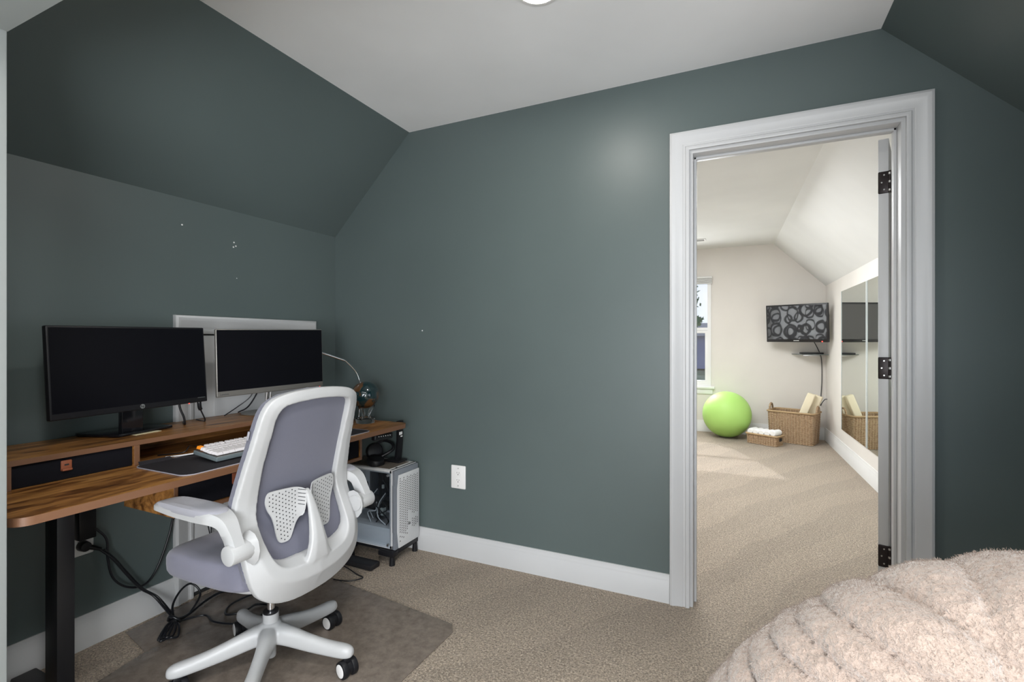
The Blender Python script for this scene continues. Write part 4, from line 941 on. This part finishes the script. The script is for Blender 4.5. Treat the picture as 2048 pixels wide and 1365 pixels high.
ps_ = cu_.modifiers.new('fleece', 'PARTICLE_SYSTEM'); st_ = cu_.particle_systems[0].settings; st_.type = 'HAIR'; st_.count = 90000; st_.hair_length = .0026
st_.hair_step = 3; st_.render_step = 2; st_.root_radius = .05; st_.tip_radius = .03; st_.radius_scale = .012; st_.brownian_factor = .0012; st_.factor_random = .0004; st_.use_advanced_hair = True
bm = B()
for a, b_ in (((.10, .80, .012), (.62, 1.42, .30)), ((.62, .80, .012), (.10, 1.42, .30)), ((.10, 1.45, .012), (.60, .82, .32)), ((.62, 1.45, .012), (.12, .82, .32))): tube(bm, [a, b_], .011, 12, 0)
put('folding_frame', bm, M['black_metal'], fc)

# ------------------------------------------------------------------ cables under the desk
ad_ = thing('power_adapter', 'black rectangular power adapter plugged into the left wall outlet', 'adapter', (XL + .02, 1.02, .46))
bm = B(); box(bm, (XL + .006, .992, .435), (XL + .05, 1.048, .56), .004); put('adapter_body', bm, M['black_plastic'], ad_)
pg = thing('power_plug', 'round black plug below the adapter in the left wall outlet', 'plug', (XL + .02, 1.02, .40))
bm = B(); cyl(bm, (XL + .006, 1.020, .404), (XL + .040, 1.020, .404), .021, .018, 24, bev=.003); cyl(bm, (XL + .03, 1.03, .400), (XL + .045, 1.065, .380), .010, .006); put('plug_body', bm, M['black_plastic'], pg)
WX = XL + .02
cable('plug_cable', 'thick black cord running from the plug down to the knot on the floor', [(WX + .02, 1.06, .382), (WX + .03, 1.10, .33), (WX + .03, 1.15, .245), (WX + .03, 1.20, .165), (WX + .04, 1.245, .115), (WX + .09, 1.262, .065), (-2.155, 1.262, .035)], .0048)
cable('plug_cable', 'second black cord twisted beside the thick one down to the floor knot', [(WX + .025, 1.075, .375), (WX + .022, 1.115, .32), (WX + .022, 1.165, .235), (WX + .025, 1.215, .155), (WX + .05, 1.262, .10), (-2.165, 1.275, .03)], .0036)
cable('adapter_cable', 'black cord looping from the adapter and back up to the desk', [(WX + .02, 1.05, .465), (WX + .02, 1.085, .41), (WX + .015, 1.092, .33), (WX + .015, 1.11, .245), (WX + .015, 1.16, .185), (WX + .015, 1.225, .165), (WX + .01, 1.275, .21), (WX + .01, 1.32, .32), (WX + .01, 1.345, .42), (WX + .03, 1.36, .56), (-2.20, 1.37, .70)], .0045)
import itertools
kb_ = B()
kc = Vector((-2.15, 1.262, .03))
for k in range(4):
    d1 = Vector((.060 + .006 * k, -.095 + .012 * k, -.016)); sd_ = Vector((.018, .012, 0)) * (.5 + .35 * k); l_ = 1.0 + .12 * (k % 2) + .05 * k
    tube(kb_, [kc, kc + d1 * .4 * l_ - sd_ * .6 + Vector((0, 0, .008)), kc + d1 * .85 * l_ - sd_ * .5, kc + d1 * l_ + sd_ * .1 + Vector((0, 0, .004 * k)), kc + d1 * .8 * l_ + sd_ * .8, kc + d1 * .35 * l_ + sd_ * .7 + Vector((0, 0, .006)), kc], .0042, 7)
tube(kb_, [kc + Vector((-.02, -.012, 0)), kc + Vector((0, -.016, .022)), kc + Vector((.024, 0, .010)), kc + Vector((.012, .016, -.012)), kc + Vector((-.014, .008, -.008)), kc + Vector((-.02, -.012, 0))], .006, 8)
tag(put('cord_bundle', kb_, M['cable'], None, 60), 'bundle of looped black cords tied in a knot on the mat edge', 'cable')
cable('floor_cable', 'black cord looping up from the knot and around on the floor', [kc, kc + Vector((-.06, .03, .035)), kc + Vector((-.09, .085, .07)), kc + Vector((-.09, .13, .075)), kc + Vector((-.055, .145, .03)), kc + Vector((-.02, .08, -.01)), kc + Vector((-.005, .03, -.014)), kc], .0045)
cable('floor_cable', 'black cord from the knot to the power strip under the chair', [kc, kc + Vector((-.01, .06, -.012)), kc + Vector((-.06, .18, -.014)), (-2.22, 1.53, .012), (-2.15, 1.62, .012), (-2.02, 1.70, .012), (-1.92, 1.78, .012)], .0055)
cable('floor_cable', 'long black cord curling on the mat behind the chair base', [kc + Vector((.01, .02, -.01)), (-2.10, 1.36, .012), (-2.02, 1.345, .012), (-1.92, 1.375, .012), (-1.88, 1.45, .012), (-1.90, 1.53, .013), (-1.97, 1.51, .015), (-1.96, 1.44, .021), (-2.02, 1.40, .014), (-2.08, 1.47, .012), (-2.06, 1.60, .012), (-1.98, 1.70, .012)], .0042)
ps = thing('power_strip', 'small black plug block on the floor beside the low attic door', 'power strip', (-2.22, 1.58, 0))
bm = B(); box(bm, (-2.275, 1.545, .012), (-2.205, 1.70, .055), .006); put('strip_body', bm, M['black_plastic'], ps)
bm = B(); box(bm, (-2.265, 1.56, .054), (-2.215, 1.61, .088), .006); put('charger_block', bm, M['black_plastic'], ps)
cable('hanging_cable', 'thin black wire hanging in front of the low attic door, leftmost of three', [(-2.27, 1.475, .60), (-2.285, 1.48, .42), (-2.285, 1.50, .30), (-2.28, 1.52, .2), (-2.26, 1.57, .07)], .0025)
cable('hanging_cable', 'black wire hanging straight down the low attic door, middle of three', [(-2.27, 1.515, .60), (-2.285, 1.515, .40), (-2.28, 1.515, .2), (-2.25, 1.59, .08)], .003)
cable('hanging_cable', 'thin black wire down the low attic door, rightmost of three', [(-2.27, 1.575, .60), (-2.285, 1.57, .42), (-2.285, 1.555, .30), (-2.27, 1.56, .2), (-2.24, 1.58, .08)], .002)
cable('thin_floor_cable', 'thin black cable looping on the carpet between the chair and the computer stand', [(-1.98, 2.02, .01), (-1.93, 1.985, .008), (-1.84, 1.955, .008), (-1.77, 1.93, .008), (-1.72, 1.915, .008), (-1.76, 1.86, .008), (-1.84, 1.84, .008)], .0028)

# ------------------------------------------------------------------ far room
def wall_right(y): return xr(y)
bc = Vector((-.150, 6.670, .286)); bm = B(); sphere(bm, bc, .283, 64)
tag(put('exercise_ball', bm, M['ball']), 'large lime green exercise ball on the far room carpet under the window', 'ball')
def basket(name, label, c, ax, w_, d_, h_, flare, handles, hole):
    r = thing(name, label, 'basket', (c[0], c[1], 0)); ax = Vector((*ax, 0)).normalized(); ay = Vector((-ax.y, ax.x, 0)); C0 = Vector((c[0], c[1], 0))
    def ring(k, z, inset=0):
        return [C0 + ax * x + ay * y + Vector((0, 0, z)) for x, y in rrect(0, 0, w_ / 2 * k - inset, d_ / 2 * k - inset, .04 * min(1, d_ / .3), 4)]
    bm = B(); nzz = int(h_ / .014); rs_ = []
    for i in range(nzz + 1):
        t_ = i / nzz; wob = .003 * (i % 2); rs_.append(ring(1 - flare + flare * t_, .004 + t_ * (h_ - .01), wob))
    rs_.append(ring(1, h_ - .005, .014)); rs_.append(ring(1 - flare, .02, .014))
    loft(bm, rs_); put('woven_body', bm, M['wicker'], r, 50)
    bm = B(); tube(bm, ring(1.0, h_) + ring(1.0, h_)[:1], .011, 8, 0); put('rim', bm, mat('light_straw', (.42, .29, .16), .8), r, 60)
    if handles:
        for s_ in (-1, 1):
            bm = B(); e_ = C0 + ax * s_ * w_ / 2 + Vector((0, 0, h_)); tube(bm, [e_ + ay * -.055 + Vector((0, 0, -.01)), e_ + ay * -.04 + Vector((0, 0, .05)), e_ + Vector((0, 0, .075)), e_ + ay * .04 + Vector((0, 0, .05)), e_ + ay * .055 + Vector((0, 0, -.01))], .011, 8); put('handle', bm, M['wicker'], r, 60)
    if hole:
        bm = B(); e_ = C0 + ax * (w_ / 2 + .001) + Vector((0, 0, h_ * .66)); box(bm, (-.004, -.028, -.018), (.003, .028, .018), .004, mtx=Matrix.Translation(e_) @ Matrix(((ax.x, ay.x, 0, 0), (ax.y, ay.y, 0, 0), (0, 0, 1, 0), (0, 0, 0, 1)))); put('handle_hole', bm, M['dark_slot'], r)
    return r, C0, ax, ay
_, c1_, ax1, ay1 = basket('wicker_basket', 'large woven basket with loop handles in the corner of the far room', (.582, 6.70), (.90, -.33), .50, .33, .365, .06, True, False)
_, c2_, ax2, ay2 = basket('wicker_basket', 'small low woven basket holding rolled white towels on the far carpet', (.262, 6.415), (.82, -.45), .36, .19, .115, .04, False, True)
for k in range(5):
    f = -.135 + k * .066; c = c2_ + ax2 * f + Vector((0, 0, .136 + (.010 if k == 4 else 0)))
    bm = B(); tube(bm, [c - ay2 * .082, c - ay2 * .04, c + ay2 * .04, c + ay2 * .082], lambda t: 0.037 * (1 - .25 * abs(2 * t - 1) ** 4), 20, 4)
    o = tag(put('rolled_towel', bm, M['towel'], None, 60), 'rolled white towel lying crosswise in the small low basket', 'towel', 'rolled towels in the small basket')
for nm_, lb_, a, b_, wd in (('foam_block', 'long cream foam block leaning out of the large basket, front one', c1_ + ax1 * .03 + ay1 * -.05 + Vector((0, 0, .12)), c1_ + ax1 * .19 + ay1 * .0 + Vector((0, 0, .585)), .085),
                        ('foam_block', 'olive cream foam block leaning out of the large basket, behind the front one', c1_ + ax1 * .08 + ay1 * .05 + Vector((0, 0, .12)), c1_ + ax1 * .235 + ay1 * .08 + Vector((0, 0, .56)), .10)):
    d_ = (b_ - a).normalized(); s_ = d_.cross(ay1).normalized(); m_ = Matrix(((s_.x, ay1.x, d_.x, a.x), (s_.y, ay1.y, d_.y, a.y), (s_.z, ay1.z, d_.z, a.z), (0, 0, 0, 1)))
    bm = B(); box(bm, (-wd / 2, -.028, 0), (wd / 2, .028, (b_ - a).length), .012, 3, mtx=m_); tag(put(nm_, bm, M['cushion_cream'] if 'front' == lb_.split()[-2] else mat('olive_cream_foam', (.55, .52, .34), .9)), lb_, 'foam block')
# television on its bracket
tv = thing('television', 'wall mounted flat black television in the corner of the far room', 'television', (.62, 6.8, 1.45))
TLt, TRt = Vector((.297, 6.775, 1.634)), Vector((.903, 6.467, 1.631)); BLt, BRt = Vector((.300, 6.808, 1.188)), Vector((.915, 6.50, 1.198))
x_ = (TRt - TLt).normalized(); up2 = (TLt - BLt).normalized(); zt = x_.cross(up2); tm = frame_mtx(BLt, x_, zt.cross(x_)); TW, TH_ = (TRt - TLt).length, (TLt - BLt).length
bm = B(); box(bm, (0, 0, -.035), (TW, TH_, 0), .005, 3, mtx=tm); put('housing', bm, mat('gloss_black_frame', (.012, .012, .014), .2), tv)
bm = B(); box(bm, (.018, .035, -.001), (TW - .018, TH_ - .018, .001), mtx=tm); put('screen', bm, mat('glossy_tv_screen', (.028, .028, .030), .02, Specular_IOR_Level=1.0), tv)
bm = B(); box(bm, (.10, .02, -.075), (TW - .01, TH_ * .72, -.033), .012, 3, mtx=tm); put('rear_bulge', bm, M['black_plastic'], tv)
bm = B(); box(bm, (TW / 2 - .03, .014, .0002), (TW / 2 + .03, .022, .0015), .001, mtx=tm); put('maker_strip', bm, M['silver'], tv)
bm = B(); box(bm, (TW - .072, .004, .0002), (TW - .058, .014, .002), .001, mtx=tm); put('standby_light', bm, M['red_led'], tv)
bm = B(); c = tm @ Vector((TW / 2, TH_ * .5, -.07)); tube(bm, [c, c + Vector((.15, .08, 0)), Vector((.80, 6.96, 1.42))], .016, 8, 0); box(bm, (.74, 6.955, 1.32), (.86, 6.969, 1.52), .002); put('wall_bracket', bm, M['black_metal'], tv)
sh = thing('wall_shelf', 'small curved glass corner shelf under the television', 'shelf', (.72, 6.83, 1.02))
bm = B(); pts = [(.58, 6.965), (.60, 6.90), (.68, 6.80), (.78, 6.73), (.90, 6.70), (.935, 6.70), (.935, 6.965)]; prism(bm, [(x, y, 1.035) for x, y in pts], (0, 0, .008), .002); put('glass_plate', bm, mat('smoked_glass_plate', (.10, .12, .11), .1), sh)
bm = B(); box(bm, (.70, 6.94, 1.012), (.88, 6.968, 1.035), .003); put('shelf_bracket', bm, M['silver'], sh)
bm = B(); box(bm, (.66, 6.77, 1.0435), (.895, 6.93, 1.0625), .004); tag(put('media_box', bm, M['black_plastic']), 'thin black media box lying on the small corner shelf', 'media box')
cable('tv_cable', 'thin dark cable hanging down the far wall from the television', [(.80, 6.93, 1.22), (.86, 6.962, 1.10), (.895, 6.962, .98), (.90, 6.962, .72), (.89, 6.962, .52), (.885, 6.95, .42), (.90, 6.92, .46), (.925, 6.90, .50), (.945, 6.88, .505)], .005, mat('grey_cable', (.07, .07, .07), .5))
# mirror panels on the right wall
for k, (ya, yb) in enumerate(((6.06, 5.075), (5.065, 4.05), (4.04, 3.05))):
    mr_ = thing('wall_mirror', ['frameless mirror panel on the far right wall, deepest one reflecting the television', 'frameless mirror panel on the far right wall, next one towards the doorway', 'frameless mirror panel on the far right wall, mostly hidden behind the open door'][k], 'mirror', (xr(ya), ya, .27))
    bm = B(); m_off = .012; Z0m, Z1m = .285, 1.715
    prism(bm, [(xr(ya) - m_off, ya, Z0m), (xr(yb) - m_off, yb, Z0m), (xr(yb) - m_off, yb, Z1m), (xr(ya) - m_off, ya, Z1m)], (.011, 0, 0)); put('mirror_glass', bm, M['mirror'], mr_)
    bm = B(); o_ = .0135
    for yy in (ya, yb):
        s_ = -1 if yy == ya else 1; prism(bm, [(xr(yy) - o_, yy, Z0m), (xr(yy) - o_, yy + s_ * .022, Z0m), (xr(yy) - o_, yy + s_ * .022, Z1m), (xr(yy) - o_, yy, Z1m)], (.001, 0, 0))
    put('bevelled_edge', bm, mat('frosted_bevel', (.75, .80, .80), .25, .3), mr_)
# curtain of overlapping rings on the far side window
def curtain():
    m = bpy.data.materials.new('ring_pattern_curtain'); m.use_nodes = True; t = m.node_tree; b = t.nodes['Principled BSDF']
    mp = coords(m, (0, 1, 1)); v1 = node(m, 'ShaderNodeTexVoronoi'); v1.inputs['Scale'].default_value = 4.4; v1.inputs['Randomness'].default_value = .35; link(m, mp, v1.inputs['Vector'])
    v2 = node(m, 'ShaderNodeTexVoronoi'); v2.inputs['Scale'].default_value = 3.3; v2.inputs['Randomness'].default_value = .3; link(m, mp, v2.inputs['Vector'])
    def ring(v, r): 
        a = node(m, 'ShaderNodeMath'); a.operation = 'SUBTRACT'; link(m, v.outputs['Distance'], a.inputs[0]); a.inputs[1].default_value = r
        c = node(m, 'ShaderNodeMath'); c.operation = 'ABSOLUTE'; link(m, a.outputs[0], c.inputs[0])
        e = node(m, 'ShaderNodeMath'); e.operation = 'LESS_THAN'; link(m, c.outputs[0], e.inputs[0]); e.inputs[1].default_value = .065; return e
    mx = node(m, 'ShaderNodeMath'); mx.operation = 'MAXIMUM'; link(m, ring(v1, .42).outputs[0], mx.inputs[0]); link(m, ring(v2, .40).outputs[0], mx.inputs[1])
    c = rampn(m, mx.outputs[0], [(0, (.85, .85, .83)), (1, (.22, .22, .22))]); link(m, c, b.inputs['Base Color']); b.inputs['Roughness'].default_value = .9
    tr = node(m, 'ShaderNodeBsdfTranslucent'); link(m, c, tr.inputs[0]); ms = node(m, 'ShaderNodeMixShader'); ms.inputs[0].default_value = .6
    o = t.nodes['Material Output']; link(m, b.outputs[0], ms.inputs[1]); link(m, tr.outputs[0], ms.inputs[2]); link(m, ms.outputs[0], o.inputs[0]); return m
bm = B(); V = []
for i in range(121):
    y = 3.05 + 1.95 * i / 120; x = -2.20 + .018 * math.sin(i * .55); V.append((bm.verts.new((x, y, .12)), bm.verts.new((x, y, 1.84))))
for a, b_ in zip(V, V[1:]): bm.faces.new([a[0], b_[0], b_[1], a[1]])
cv = put('patterned_curtain', bm, curtain(), None, 60); mo = cv.modifiers.new('s', 'SOLIDIFY'); mo.thickness = .002
tag(cv, 'pale curtain with dark overlapping rings over the far side window', 'curtain')
cl_ = area('curtain_daylight', (-2.42, 4.0, 1.05), (1, 4.0, 1.05), 1.4, 1.2, 46, (.95, .98, 1.0))
